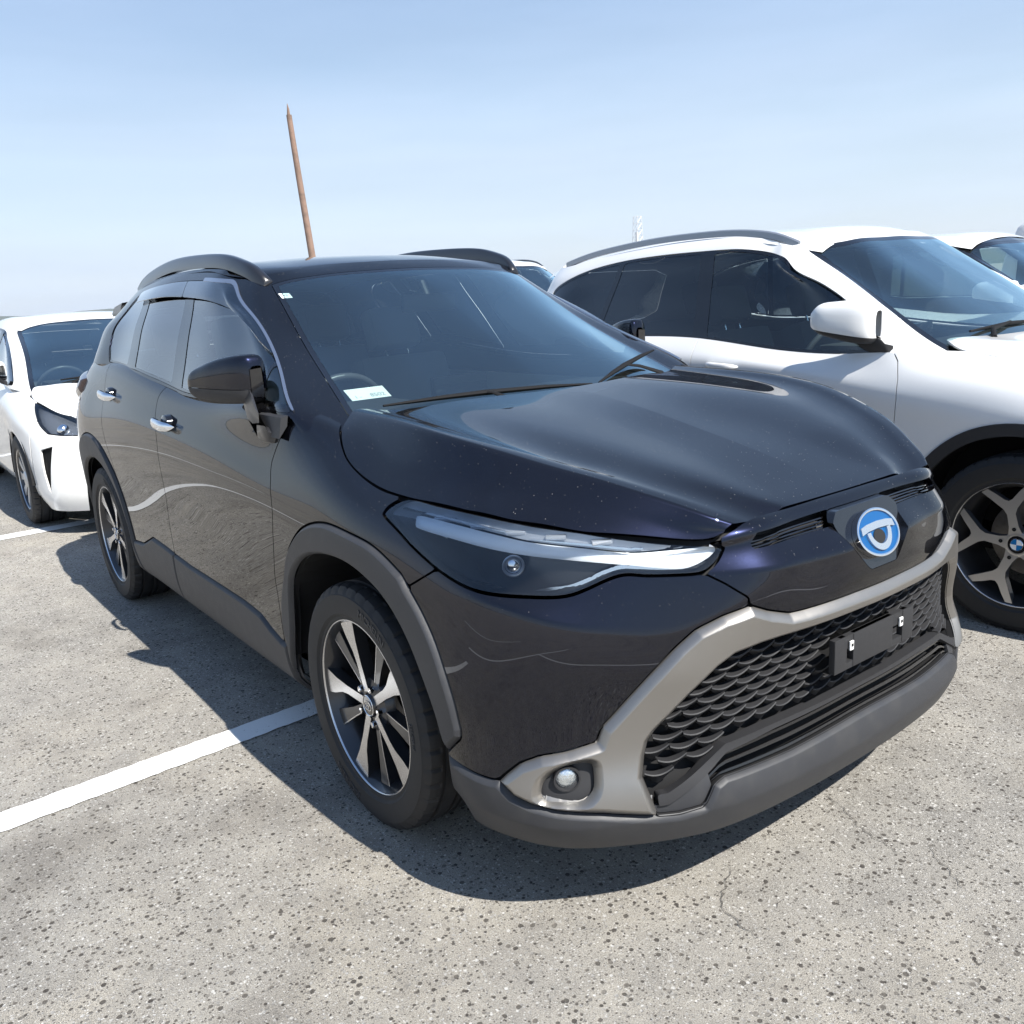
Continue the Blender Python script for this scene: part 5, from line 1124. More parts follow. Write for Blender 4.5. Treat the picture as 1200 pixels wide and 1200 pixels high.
M['cover_silver'] = mat('cover_silver', (.55,.56,.57), .35, .7)
for wx in (0., -2.64):
    for sg in (-1, 1):
        build_wheel(SUV, wx, .785, .337, sg, .341, .2415, .226, 'twin', rot=R(105) if wx == 0 else R(58), text=[('MICHELIN', .291, .030, R(66)), ('225/50R18', .283, .016, R(5)), ('MICHELIN', .291, .030, R(246))] if sg < 0 else None)
# ---------------------------------------------------------------- cabin of the crossover
def seat(parent, x, y, zb, m, wdt=.50, rear=False):
    s = empty('seat', (x, y, zb)); s.parent = parent
    mb = MB(); mb.box((-.02, -wdt/2, 0), (.50, wdt/2, .16), bev=.05); mb.build('cushion', m, s, 60)
    Mx = Matrix.Rotation(R(-18), 4, 'Y')
    mb = MB(); mb.box((-.10, -wdt/2 + .01, .05), (.06, wdt/2 - .01, .66), Mx, .055); mb.build('backrest', m, s, 60)
    for yy in ((0,) if not rear else (-.40, .40)):
        mb = MB(); mb.box((-.07, yy - .13, .70), (.05, yy + .13, .90), Mx, .045); mb.build('headrest', m, s, 60)
        for q in (-.06, .06): mb = MB(); mb.tube([Mx @ Vector((-.01, yy + q, .62)), Mx @ Vector((-.01, yy + q, .74))], .007, 8); mb.build('headrest_post', M['chrome'], s)
    return s
def steering(parent, c, tilt=28, r=.185):
    w = empty('steering_wheel', c); w.parent = parent; w.rotation_euler = (0, R(-90 + tilt), 0)
    mb = MB(); n = 40; rg = [[((r + .014*math.cos(a))*math.cos(t), (r + .014*math.cos(a))*math.sin(t), .014*math.sin(a)) for a in np.linspace(0, 2*math.pi, 10, endpoint=False)] for t in np.linspace(0, 2*math.pi, n, endpoint=False)]; mb.rings(rg + [rg[0]], False); mb.build('rim', M['rim_leather'], w, 60)
    mb = MB(); mb.box((-.07, -.08, -.03), (.07, .08, .02), bev=.02); mb.box((-.02, -.18, -.012), (.02, .18, .008)); mb.box((-.18, -.02, -.012), (0, .02, .008)); mb.build('hub', M['interior'], w, 50)
    return w
M['rim_leather'] = mat('rim_leather', (.06,.06,.065), .38)
def cabin(parent, x_dash, w_in, z_dash, x_front, x_rear, m, wheel_y, zf=.28, front_w=.37):
    mb = MB(); rr = []
    for y in np.linspace(-w_in, w_in, 17):
        t = abs(y)/w_in; xo = -.10*t**2; rr.append([(x_dash + xo, y, z_dash - .03), (x_dash + xo - .18, y, z_dash + .012), (x_dash - .40 + xo*.5, y, z_dash + .012), (x_dash - .50, y, z_dash - .06), (x_dash - .46, y, z_dash - .35), (x_dash - .20, y, z_dash - .45)])
    mb.rings(rr); mb.build('dashboard', M['dash'], parent, 40)
    mb = MB(); mb.box((x_dash - .66, wheel_y - .17, z_dash - .02), (x_dash - .38, wheel_y + .17, z_dash + .045), bev=.03); mb.build('instrument_hood', M['dash'], parent, 50)
    mb = MB(); mb.box((x_dash - .48, -.11, z_dash - .02), (x_dash - .455, .13, z_dash + .11), bev=.008); mb.build('centre_screen', M['gloss_black'], parent, 50)
    steering(parent, (x_dash - .74, wheel_y, z_dash - .03))
    for y in (-front_w, front_w): seat(parent, x_front, y, zf + .22, m)
    seat(parent, x_rear, 0, zf + .25, m, 1.22, True)
    mb = MB(); mb.box((x_rear - .35, -w_in, zf - .02), (x_dash, w_in, zf)); mb.build('cabin_floor', M['interior'], parent)
    for sg in (-1, 1):
        mb = MB(); mb.box((x_rear - .3, sg*(w_in + .05), zf), (x_dash - .15, sg*(w_in + .065), z_dash + .02)); mb.build('door_card', m, parent)
M['seat_grey'] = add_noise_rough(mat('seat_grey', (.24,.245,.25), .85), 60, 0, .1)
cabin(SUV, -.30, .70, 1.000, -1.62, -2.42, M['seat_grey'], -.37)
mb = MB(); mb.rings([[(x, y, z - .03 - .03*(abs(y)/.52)**2) for y in np.linspace(-.52, .52, 9)] for x, z in ((-1.12, 1.52), (-1.4, 1.565), (-1.9, 1.58), (-2.5, 1.555), (-2.85, 1.51))], False, False); mb.build('headliner', M['headliner'] if 'headliner' in M else M['interior_light'], SUV, 60, fix=False)
mb = MB(); mb.box((-.93, -.12, 1.345), (-.905, .12, 1.41), bev=.012); rv = mb.build('rear_view_mirror', M['gloss_black'], SUV, 50)
mb = MB(); mb.tube([(-.92, 0, 1.39), (-.96, 0, 1.455)], .012, 8); mb.build('mirror_stem', M['black_plastic'], rv)

# slip of paper on the dashboard, small sticker at the top of the windshield, sensor box
def flat_card(name, o, ax, ay, w, h, m, th=.0012): 
    ax, ay = Vector(ax).normalized(), Vector(ay).normalized(); mb = MB(); mb.prism([(-w/2, -h/2), (w/2, -h/2), (w/2, h/2), (-w/2, h/2)], th, o, ax, ay); return mb.build(name, m)
def flat_text(txt, o, ax, ay, size, m, parent, name='writing'):
    cu = bpy.data.curves.new(name, 'FONT'); cu.body = txt; cu.size = size; cu.align_x = 'CENTER'; cu.align_y = 'CENTER'; t = bpy.data.objects.new('tmp', cu); COL.objects.link(t)
    me = bpy.data.meshes.new_from_object(t.evaluated_get(bpy.context.evaluated_depsgraph_get())); bpy.data.objects.remove(t)
    ax, ay, o = Vector(ax).normalized(), Vector(ay).normalized(), Vector(o)
    for v in me.vertices: v.co = o + ax*v.co.x + ay*v.co.y
    me.name = name; return link(name, me, m, parent)
ay_ = Vector((-.50, 0, .27)); ax_ = Vector((.0, 1, 0)); o_ = Vector((-.435, -.552, 1.120))
cd = flat_card('paper_slip', o_, ax_, ay_, .135, .062, M['white_plastic']); tag(cd, 'white paper slip with faint digits lying inside the black car\'s windshield', 'paper')
nrm = ax_.cross(ay_.normalized()); nrm = nrm if nrm.z > 0 else -nrm
flat_text('8502', o_ + ax_*.028 - ay_.normalized()*.014 + nrm*.0022, ax_, ay_, .026, M['faded_ink'], cd)
flat_text('1 -', o_ - ax_*.040 - ay_.normalized()*.016 + nrm*.0022, ax_, ay_, .022, M['faded_ink'], cd)

sl_ = Vector((-.036, 0, .0205)).normalized(); so_ = Vector((-.998, -.5375, 1.430))
sk = flat_card('windshield_sticker', so_, (0, 1, 0), sl_, .040, .034, M['white_plastic'], .0006); sk.parent = SUV
flat_text('15', so_ + Vector((0, 1, 0)).cross(sl_)*.0012, (0, 1, 0), sl_, .017, M['ink'], sk, 'sticker_print')
# ================================================================ the other parked cars: one generic builder, own control grids
def car_body(car, sp):
    """sp: band, green, hood, roof control grids and outlines in the car's own frame (x forward of the front axle, w outward, z up)"""
    pm, cl = sp['paint'], sp.get('clad', M['black_plastic'])
    band = orient(grid_surf(loft(sp['band'], .018, .016, sp.get('crease'))), (-1.3, 0, .55)); V = band.V; s2, f2 = sd2(V), fr2(V)
    wb, hz, ri, ro = sp['wheelbase'], sp['hub_z'], sp['arch_in'], sp['arch_out']
    circ = lambda cx, r: [(cx + r*math.cos(t), hz + r*math.sin(t)) for t in np.linspace(-.35, math.pi + .35, 48)] + [(cx - r*.96, 0), (cx + r*.96, 0)]
    hole = np.maximum(sdf(s2, circ(0, ri)), sdf(s2, circ(-wb, ri)))
    arch = np.maximum(sdf(s2, circ(0, ro)), sdf(s2, circ(-wb, ro)))
    sill = sp['sill_z'] - V[:, 2]
    g = .003; lim = V[:, 2] - .165
    gf, gb, gr = sp['gap_f'], sp['gap_b'], sp['gap_r']
    fd = sdf(s2, gb + gf[::-1]); rd = sdf(s2, gr + gb[::-1]); fe = sdf(s2, gf + [(.0, .25), (sp['bumper_x'], .25), (sp['bumper_x'], 1.4)])
    qp = sdf(s2, gr + [(-wb, .2), (-5, .2), (-5, 1.4)])
    fb = np.where(V[:, 0] > sp['bumper_x'], V[:, 0] - sp['bumper_x'], -1)
    hl = sdf(f2, smooth_poly([tuple(a) for a in fr2(np.array(sp['headlight'], float))], .012, True, sp.get('hl_sharp', ()))); hl = np.where(V[:, 0] > -.1, hl, -1)
    sl = np.full(len(V), -1.0)
    if 'slit' in sp: sl = np.where(V[:, 0] > .1, sdf(f2, [tuple(a) for a in fr2(np.array(sp['slit'], float))]), -1)
    gp = np.full(len(V), -1.0)
    if 'grille' in sp: gp = np.where(V[:, 0] > .3, np.maximum.reduce([sdf(V[:, [1, 2]], q_) for q_ in sp['grille']]), -1)
    cut = np.minimum.reduce([-hole, -hl - g, -sl - .001, -gp - .001]) if not sp.get('cladding') else np.minimum.reduce([-arch - .001, -sill - .001, -hl - g, -sl - .001, -gp - .001])
    out = {}
    for nme, d in (('front_fender', fe), ('front_door', fd), ('rear_door', rd)):
        out[nme] = pair(nme, with_rim(clip(band, np.minimum.reduce([d - g*.7, cut, lim])), .012), pm, car)
    both('rear_quarter_panel', with_rim(clip(band, np.minimum.reduce([qp - g*.7, cut, lim])), .012), pm, car)
    both('front_bumper', with_rim(clip(band, np.minimum.reduce([fb - g*.3, cut, lim])), .012), pm, car)
    if sp.get('cladding'):
        d = np.minimum.reduce([np.maximum(arch, sill), -hole, lim]); S = clip(band, d); both('lower_cladding', with_rim(offset(S, .006), .03), cl, car)
    both('inner_shell', offset(clip(band, np.minimum.reduce([-hole, -hl, lim])), -.02), M['dark'], car)
    if gp.max() > 0:
        both('grille_opening', offset(clip(band, gp + .001), -.03), M['dark'], car)
        S = subdivide(clip(band, gp))
        for kq in np.arange(-.6, .61, .035): 
            st = clip(S, .004 - abs(S.V[:, 1] - abs(kq))) if kq >= 0 else None
            if st is not None and len(st.F): both('grille_bar', with_rim(offset(st, -.006), .012), M['chrome'], car)
    if sl.max() > 0: pair('bumper_slot', with_rim(offset(clip(band, sl + .001), -.02), .01), M['gloss_black'], car)
    H = clip(band, hl - g); R3 = with_rim(H, .03); R3.F = R3.F[len(H.F):]
    lamps = pair('headlight', merge(R3, offset(H, -.03)), M['lamp_black'], car)
    c0 = np.array(sp['lamp_c'], float)
    for lamp, f, sg in ((lamps[0], to_right, -1), (lamps[1], to_left, 1)):
        put('lamp_lens', f(H), M['lens'], lamp)
        dd = hl_in = sdf(fr2(H.V), [tuple(a) for a in fr2(np.array(sp['headlight'], float))])
        put('lamp_reflector', f(offset(clip(H, dd - .012), -.022)), M['lamp_silver'], lamp)
        mb = MB(); mb.lathe([(.0005, .022), (.026, .016), (.036, .004), (.040, -.012)], 24, 'x', (c0[0] - .028, sg*(c0[1] - .028), c0[2])); mb.build('projector_lens', M['lamp_chrome'], lamp, 60)
    # glasshouse
    Gg, ci = loft(densify(sp['green'], .35), .018, .016, cols=True); ctr = (-1.6, 0, 1.0)
    full = orient(grid_surf(Gg), ctr); FN = full.N.reshape(Gg.shape)
    def part(a, b): s_ = orient(grid_surf(Gg[:, a:b]), ctr); s_.N = FN[:, a:b].reshape(-1, 3); return s_
    a2, a9 = ci[2], ci[-5]
    rear_s, side_s, front_s = part(0, a2 + 1), part(a2, a9 + 1), part(a9, Gg.shape[1])
    v2 = sd2(side_s.V); dlo_s = smooth_poly(sp['dlo'], .02, True, sp['dlo_sharp']); d_dlo = smin(sdf(v2, dlo_s), col_dist(Gg[:, a2:a9 + 1], ci[-6] - a2), .04)
    d_ws = sdf(tp2(front_s.V), smooth_poly(sp['ws'], .02, True, sp['ws_sharp'])); d_rw = sdf(rear_s.V[:, [1, 2]], sp['rw'])
    bl = np.interp(side_s.V[:, 0], *zip(*sp['belt']))
    pil = sp.get('pillar', pm)
    pair('side_frame', merge(with_rim(clip(side_s, np.minimum(-d_dlo - .001, side_s.V[:, 2] - bl + .012)), .012), with_rim(clip(front_s, np.minimum(-d_ws - .001, front_s.V[:, 2] - sp['cowl_z'])), .012)), pil, car)
    both('rear_frame', clip(rear_s, -d_rw - .001), pm, car); both('rear_window', clip(rear_s, d_rw - .002), M['glass_dark'], car)
    W = clip(front_s, d_ws - .0015); dw = sdf(tp2(W.V), smooth_poly(sp['ws'], .02, True, sp['ws_sharp']))
    both('windshield', clip(W, dw - .03), M['windshield'], car); both('windshield_border', clip(W, .032 - dw), M['gloss_black'], car)
    def lined(A, B):
        A, B = np.array(A), np.array(B); t = (B - A)/np.linalg.norm(B - A); n = np.array([-t[1], t[0]]); n = n if n[0] > 0 else -n; return (v2 - A) @ n
    e = d_dlo - .014; alld = np.full(len(v2), -1.0); prev = None; L_ = sp['pillars']
    for i, (nme, m_, own) in enumerate((('front_door_glass', M['glass'], 'front_door'), ('rear_door_glass', M['glass_dark'], 'rear_door'), ('rear_quarter_glass', M['glass_dark'], None))):
        d = e.copy()
        if i > 0: d = np.minimum(d, -lined(*L_[i-1][0]) - L_[i-1][1])
        if i < len(L_): d = np.minimum(d, lined(*L_[i][0]) - L_[i][1])
        alld = np.maximum(alld, d); S = offset(clip(side_s, d), -.004)
        if len(S.F) == 0: continue
        o = out[own] if own else (car, car); put(nme, to_right(S), m_, o[0]); put(nme, to_left(S), m_, o[1])
    pair('window_frame', offset(clip(side_s, np.minimum(d_dlo - .0005, -alld)), -.002), M['gloss_black'], car)
    both('roof', orient(grid_surf(loft(np.array(sp['roof']).transpose(1, 0, 2), .03, .02, sym_end=False)), (-2, 0, .9)), sp.get('roof_paint', pm), car)
    hd = orient(grid_surf(loft(np.array(sp['hood']).transpose(1, 0, 2), .02, .016, sym_end=False)), (.2, 0, .2))
    dh = sdf(tp2(hd.V), smooth_poly(sp['hood_p'], .02, True, sp['hood_sharp'])); both('hood', with_rim(clip(hd, dh - .002), .012), pm, car); both('engine_bay_cover', offset(hd, -.035), M['dark'], car)
    mb = MB(); mb.box((-wb - .5, -.72, .20), (-.45, .72, .23)); mb.box((-.5, -.52, .205), (.62, .52, .232)); mb.build('underbody', M['dark'], car)
    for ax in (0., -wb):
        for sg in (-1, 1):
            mb = MB(); a_ = np.linspace(.02, math.pi - .02, 24); r1 = [(ax + (ri + .03)*math.cos(t), sg*.60, hz + (ri + .03)*math.sin(t)) for t in a_]
            mb.rings([r1, [(p[0], sg*.87, p[2]) for p in r1]], False, False); mb.rings([r1, [(ax, sg*.60, hz)]*24], False, False); mb.build('wheel_liner', M['dark'], car, fix=False)
            build_wheel(car, ax, sp['track'], hz, sg, sp['tyre_r'], sp['rim_r'], .225, sp['wheel'], rot=sp.get('wheel_rot', 0))
    if 'rail' in sp:
        pr = spline(np.array(sp['rail']), 40)
        for sg in (-1, 1):
            mb = MB(); mb.rings([[(x, sg*(w + .014), z - .034), (x, sg*(w + .013), z - .006), (x, sg*w, z), (x, sg*(w - .013), z - .006), (x, sg*(w - .014), z - .034)] for x, w, z in pr]); mb.build('roof_rail', sp['rail_mat'], car, 50)
    # wipers, handles, mirrors
    for a, b in sp['wipers']:
        wp = empty('wiper_arm'); wp.parent = car; A, B = Vector(a), Vector(b)
        mb = MB(); mb.tube([A, A.lerp(B, .5) + Vector((0, 0, .008)), B], [.005, .010, .005], 8); mb.build('blade', M['wiper_black'], wp, 50)
        mb = MB(); mb.tube([A.lerp(B, .1) + Vector((.07, 0, -.03)), A.lerp(B, .2) + Vector((.03, 0, .0)), A.lerp(B, .5) + Vector((.006, 0, .016))], [.012, .010, .006], 8); mb.build('arm', M['wiper_black'], wp, 50)
    for (x, w, z), own in zip(sp['handles'], ('front_door', 'rear_door')):
        for sg, par in ((-1, out[own][0]), (1, out[own][1])):
            mb = MB(); c = Vector((x, sg*w, z)); rings = []
            for i in range(11):
                u = -1 + .2*i; hh = .016*(1 - abs(u)**3.2)**.5 + .0015; ob = .034*(1 - u**4) - .004
                rings.append([c + Vector((u*.10, sg*(ob + .009*math.cos(t)), -.004*u + hh*math.sin(t))) for t in np.linspace(0, 2*math.pi, 10, endpoint=False)])
            mb.rings(rings); mb.build('door_handle', pm, par, 60)
    for sg, par in ((-1, out['front_door'][0]), (1, out['front_door'][1])):
        G = []
        for x, wi, wo, z0, z1 in sp['mirror']:
            cw_, cz_, a, b = (wi + wo)/2, (z0 + z1)/2, (wo - wi)/2, (z1 - z0)/2
            G.append([np.array((x, cw_ + a*math.copysign(abs(math.cos(t))**(.6 if math.cos(t) > 0 else .35), math.cos(t)), cz_ + b*math.copysign(abs(math.sin(t))**.72, math.sin(t)))) for t in np.linspace(0, 2*math.pi, 33)])
        ms = grid_surf(loft(np.array(G).tolist(), .012, .012, sym_end=False)); ms = orient(ms, ms.V.mean(0))
        zc = sp['mirror_split']; f = to_right if sg < 0 else to_left; mir = empty('door_mirror'); mir.parent = par
        tilt = ms.V[:, 2] - zc - (ms.V[:, 0] - sp['mirror'][3][0])*sp.get('mirror_tilt', 0)
        put('mirror_cap', f(with_rim(clip(ms, tilt - .001), .004)), pm, mir); put('mirror_base', f(with_rim(clip(ms, -tilt - .001), .004)), M['black_plastic'], mir)
        q0 = sp['mirror'][1]; mb = MB(); mb.rings([[Vector((x + dx, sg*w, z + dz)) for dx, dz in ((.04, -.018), (.04, .014), (-.04, .014), (-.04, -.018))] for x, w, z in sp['stalk']]); mb.build('mirror_stalk', M['black_plastic'], mir, 50)
    return out
def hood_rows(L_):
    return [[(x,0,zc),(x,cw*.4,zc+.001),(x,cw*.8,zc*.4+cz*.6),(x,cw,cz),(x,(cw+ew)/2,cz*.55+ez*.45),(x,ew,ez),(x,ew+.03,ez-.03)] for x, zc, cw, cz, ew, ez in L_]
def roof_rows(L_):
    return [[(x,0,zc+u),(x,ew*.35,zc+u-.10*(zc-ez)),(x,ew*.7,zc+u-.42*(zc-ez)),(x,ew*.92,zc+u-.80*(zc-ez)),(x,ew+.012,ez-.020)] for (x, zc, ew, ez), u in zip(L_, [-.010, 0] + [.005]*20)]
M['white_paint'] = paint('white_paint', (.74,.74,.73), .35, 0.0, .3, dust=0, flake=0)
M['pearl_paint'] = paint('pearl_paint', (.78,.775,.755), .35, 0.0, .3, dust=0, flake=0)
M['alu_satin'] = mat('alu_satin', (.34,.36,.39), .4, .8)
M['lamp_silver'] = mat('lamp_silver', (.42,.44,.48), .25, .85)
Z = [.19,.26,.40,.53,.68]
EST = dict(paint=M['white_paint'], cladding=True, wheelbase=2.67, hub_z=.346, arch_in=.425, arch_out=.472, sill_z=.40, bumper_x=.44, track=.787, tyre_r=.350, rim_r=.243, wheel='star', wheel_rot=R(103), cowl_z=1.0,
 band=cols_to_rows([
  [(-3.50,0,.30),(-3.56,0,.34),(-3.59,0,.42),(-3.59,0,.55),(-3.58,0,.68),(-3.56,0,.82),(-3.54,0,.93),(-3.52,0,1.03),(-3.46,0,1.12)],
  [(-3.45,.45,.30),(-3.52,.46,.34),(-3.55,.46,.42),(-3.55,.46,.55),(-3.54,.46,.68),(-3.52,.46,.82),(-3.50,.46,.93),(-3.48,.46,1.03),(-3.42,.45,1.12)],
  [(-3.30,.70,.28),(-3.38,.74,.33),(-3.40,.76,.42),(-3.40,.775,.55),(-3.39,.78,.68),(-3.38,.79,.82),(-3.36,.785,.93),(-3.33,.76,1.03),(-3.27,.69,1.12)],
  side(-3.08,[.25,.32,.42,.55,.68,.82,.95,1.04,1.125],[.78,.84,.868,.88,.886,.89,.885,.855,.79]),
  side(-2.67,[.20,.27,.40,.55,.70,.83,.97,1.05,1.13],[.80,.865,.885,.895,.902,.905,.903,.87,.81]),
  side(-2.1,Z+[.83,.99,1.06,1.124],[.80,.865,.88,.883,.888,.896,.906,.878,.825]),
  side(-1.6,Z+[.83,.99,1.055,1.115],[.80,.865,.88,.88,.885,.893,.906,.88,.835]),
  side(-1.14,Z+[.82,.975,1.02,1.066],[.80,.865,.88,.88,.885,.892,.906,.882,.842]),
  side(-.78,Z+[.81,.935,.995,1.052],[.80,.865,.88,.883,.888,.895,.907,.882,.842]),
  side(-.50,Z+[.80,.905,.99,1.066],[.80,.865,.883,.887,.893,.90,.908,.88,.835]),
  side(-.30,Z+[.79,.885,.985,1.062],[.80,.865,.885,.89,.897,.905,.908,.868,.745]),
  side(0,Z+[.78,.862,.95,1.022],[.80,.865,.89,.90,.91,.914,.908,.863,.75]),
  side(.35,[.2,.27,.40,.53,.66,.75,.82,.89,.965],[.80,.865,.89,.90,.905,.90,.885,.82,.715]),
  [(.54,.84,.22),(.56,.87,.3),(.57,.865,.4),(.57,.86,.5),(.56,.855,.62),(.55,.845,.70),(.54,.82,.77),(.53,.76,.84),(.52,.665,.91)],
  [(.70,.70,.21),(.72,.73,.29),(.73,.72,.4),(.725,.715,.5),(.71,.71,.62),(.69,.69,.70),(.67,.66,.77),(.64,.60,.83),(.61,.55,.885)],
  [(.79,.45,.2),(.81,.46,.29),(.815,.46,.4),(.81,.46,.5),(.80,.45,.62),(.785,.44,.70),(.765,.42,.77),(.73,.40,.83),(.68,.38,.88)],
  [(.82,0,.2),(.84,0,.29),(.845,0,.4),(.84,0,.5),(.835,0,.62),(.825,0,.70),(.805,0,.77),(.765,0,.83),(.71,0,.885)]]),
 green=cols_to_rows([
  [(-3.47,0,1.03),(-3.43,0,1.13),(-3.28,0,1.33),(-3.12,0,1.52),(-3.07,0,1.565)],
  [(-3.41,.45,1.03),(-3.38,.45,1.13),(-3.23,.43,1.33),(-3.08,.42,1.51),(-3.04,.40,1.555)],
  [(-3.06,.81,1.03),(-3.03,.785,1.13),(-2.98,.70,1.33),(-2.93,.635,1.47),(-2.91,.59,1.525)],
  [(-2.6,.835,1.04),(-2.6,.815,1.13),(-2.6,.735,1.33),(-2.6,.66,1.50),(-2.6,.615,1.555)],
  [(-2.05,.845,1.04),(-2.05,.825,1.124),(-2.05,.745,1.34),(-2.02,.665,1.543),(-2.02,.618,1.597)],
  [(-1.6,.855,1.03),(-1.6,.835,1.115),(-1.6,.75,1.34),(-1.6,.668,1.543),(-1.6,.622,1.60)],
  [(-1.03,.868,.99),(-1.1,.842,1.064),(-1.25,.75,1.31),(-1.40,.665,1.520),(-1.40,.622,1.582)],
  [(-.66,.872,.98),(-.75,.842,1.052),(-1.02,.745,1.30),(-1.28,.662,1.478),(-1.29,.618,1.552)],
  [(-.44,.868,.985),(-.56,.838,1.066),(-.86,.742,1.292),(-1.17,.680,1.445),(-1.22,.622,1.532)],
  [(-.40,.825,1.01),(-.51,.79,1.09),(-.81,.695,1.315),(-1.13,.637,1.477),(-1.18,.592,1.540)],
  [(-.38,.735,1.035),(-.52,.705,1.130),(-.873,.640,1.353),(-1.145,.600,1.508),(-1.20,.570,1.552)],
  [(-.25,.52,1.01),(-.40,.50,1.105),(-.79,.455,1.365),(-1.055,.42,1.536),(-1.13,.40,1.575)],
  [(-.19,.26,1.0),(-.34,.25,1.10),(-.75,.23,1.372),(-1.02,.21,1.545),(-1.10,.20,1.585)],
  [(-.17,0,1.0),(-.32,0,1.098),(-.74,0,1.375),(-1.01,0,1.549),(-1.09,0,1.590)]]),
 hood=hood_rows([(-.60,1.125,.55,1.12,.70,1.09),(-.40,1.108,.58,1.10,.69,1.083),(-.28,1.098,.60,1.09,.735,1.060),(-.1,1.078,.59,1.07,.75,1.032),(.1,1.05,.57,1.042,.745,1.008),(.35,.998,.52,.992,.715,.965),(.52,.955,.46,.948,.665,.91),(.61,.925,.40,.918,.55,.885),(.72,.885,.3,.885,.38,.875)]),
 hood_p=[(-.30,-.2),(-.30,0),(-.33,.3),(-.39,.48),(-.45,.60),(-.43,.645),(-.37,.70),(-.28,.738),(-.1,.75),(.1,.745),(.35,.715),(.52,.665),(.61,.55),(.68,.38),(.70,.2),(.71,-.2)], hood_sharp=(0, 15),
 roof=roof_rows([(-1.08,1.585,.56,1.512),(-1.14,1.600,.585,1.527),(-1.2,1.612,.60,1.542),(-1.4,1.626,.622,1.580),(-1.7,1.636,.624,1.600),(-2.05,1.633,.618,1.597),(-2.6,1.60,.612,1.552),(-2.9,1.565,.585,1.52),(-3.1,1.53,.54,1.49)]),
 gap_f=[(-.56,1.4),(-.552,1.07),(-.52,1.03),(-.498,.96),(-.492,.88),(-.505,.77),(-.53,.62),(-.54,.45),(-.5,.25)], gap_b=[(-1.61,1.4),(-1.605,1.12),(-1.60,1.0),(-1.595,.85),(-1.62,.6),(-1.62,.25)],
 gap_r=[(-2.56,1.4),(-2.52,1.14),(-2.46,1.0),(-2.36,.86),(-2.26,.72),(-2.22,.5),(-2.2,.25)],
 headlight=[(.45,.79,.86),(.46,.86,.74),(.60,.82,.70),(.70,.70,.68),(.78,.45,.70),(.77,.40,.76),(.70,.56,.81),(.58,.70,.85)], lamp_c=(.67,.69,.75),
 grille=[[(.03,.62),(.22,.62),(.26,.70),(.24,.79),(.06,.80),(.02,.76)]],
 dlo=[(-2.80,1.21),(-2.4,1.135),(-2.05,1.126),(-1.7,1.121),(-1.53,1.110),(-1.19,1.072),(-.88,1.052),(-.56,1.066),(-.35,1.08),(-.60,1.24),(-.86,1.318),(-1.0,1.384),(-1.16,1.458),(-1.31,1.507),(-1.45,1.533),(-1.6,1.541),(-2.0,1.542),(-2.33,1.527),(-2.60,1.492),(-2.80,1.435),(-2.89,1.38),(-2.88,1.30)], dlo_sharp=(7, 8),
 belt=[(-2.8,1.125),(-2.05,1.124),(-1.7,1.12),(-1.53,1.108),(-1.19,1.070),(-.88,1.049),(-.56,1.062),(-.40,1.075)],
 ws=[(-.02,-.2),(-.02,.62),(-.40,.698),(-.52,.705),(-.66,.680),(-.873,.640),(-1.15,.598),(-1.10,.50),(-1.055,.40),(-1.03,.2),(-1.02,0),(-1.02,-.2)], ws_sharp=(0,1,6,11),
 rw=[(-.2,1.15),(.52,1.15),(.58,1.2),(.52,1.45),(.42,1.49),(-.2,1.495)],
 pillars=[(((-1.68,1.54),(-1.60,1.12)), .045), (((-2.31,1.50),(-2.40,1.13)), .02)],
 rail=[(-1.19,.590,1.552),(-1.28,.600,1.590),(-1.40,.605,1.618),(-1.77,.605,1.643),(-2.1,.602,1.640),(-2.40,.598,1.622),(-2.70,.590,1.590),(-2.88,.58,1.558)], rail_mat=M['alu_satin'],
 wipers=[((-.40,-.52,1.125),(-.36,.08,1.135)),((-.37,.10,1.13),(-.42,.55,1.128))],
 handles=[(-1.40,.905,.99),(-2.30,.90,1.02)],
 mirror=[(-.610,.835,.885,1.120,1.235),(-.620,.822,.915,1.104,1.266),(-.65,.824,.94,1.100,1.276),(-.71,.835,.962,1.108,1.280),(-.78,.85,.978,1.126,1.278),(-.835,.865,.982,1.146,1.268),(-.862,.885,.972,1.165,1.245)], mirror_split=1.140, mirror_tilt=-.18,
 stalk=[(-.60,.83,1.075),(-.62,.86,1.085),(-.66,.88,1.12)])
est = empty('estate_crossover', (.56, 2.495, 0)); tag(est, 'white crossover with silver roof rails beside the black crossover\'s left side', 'car', 'white parked cars')
car_body(est, EST)
cabin(est, -.45, .70, 1.02, -1.55, -2.40, M['interior'], -.37)
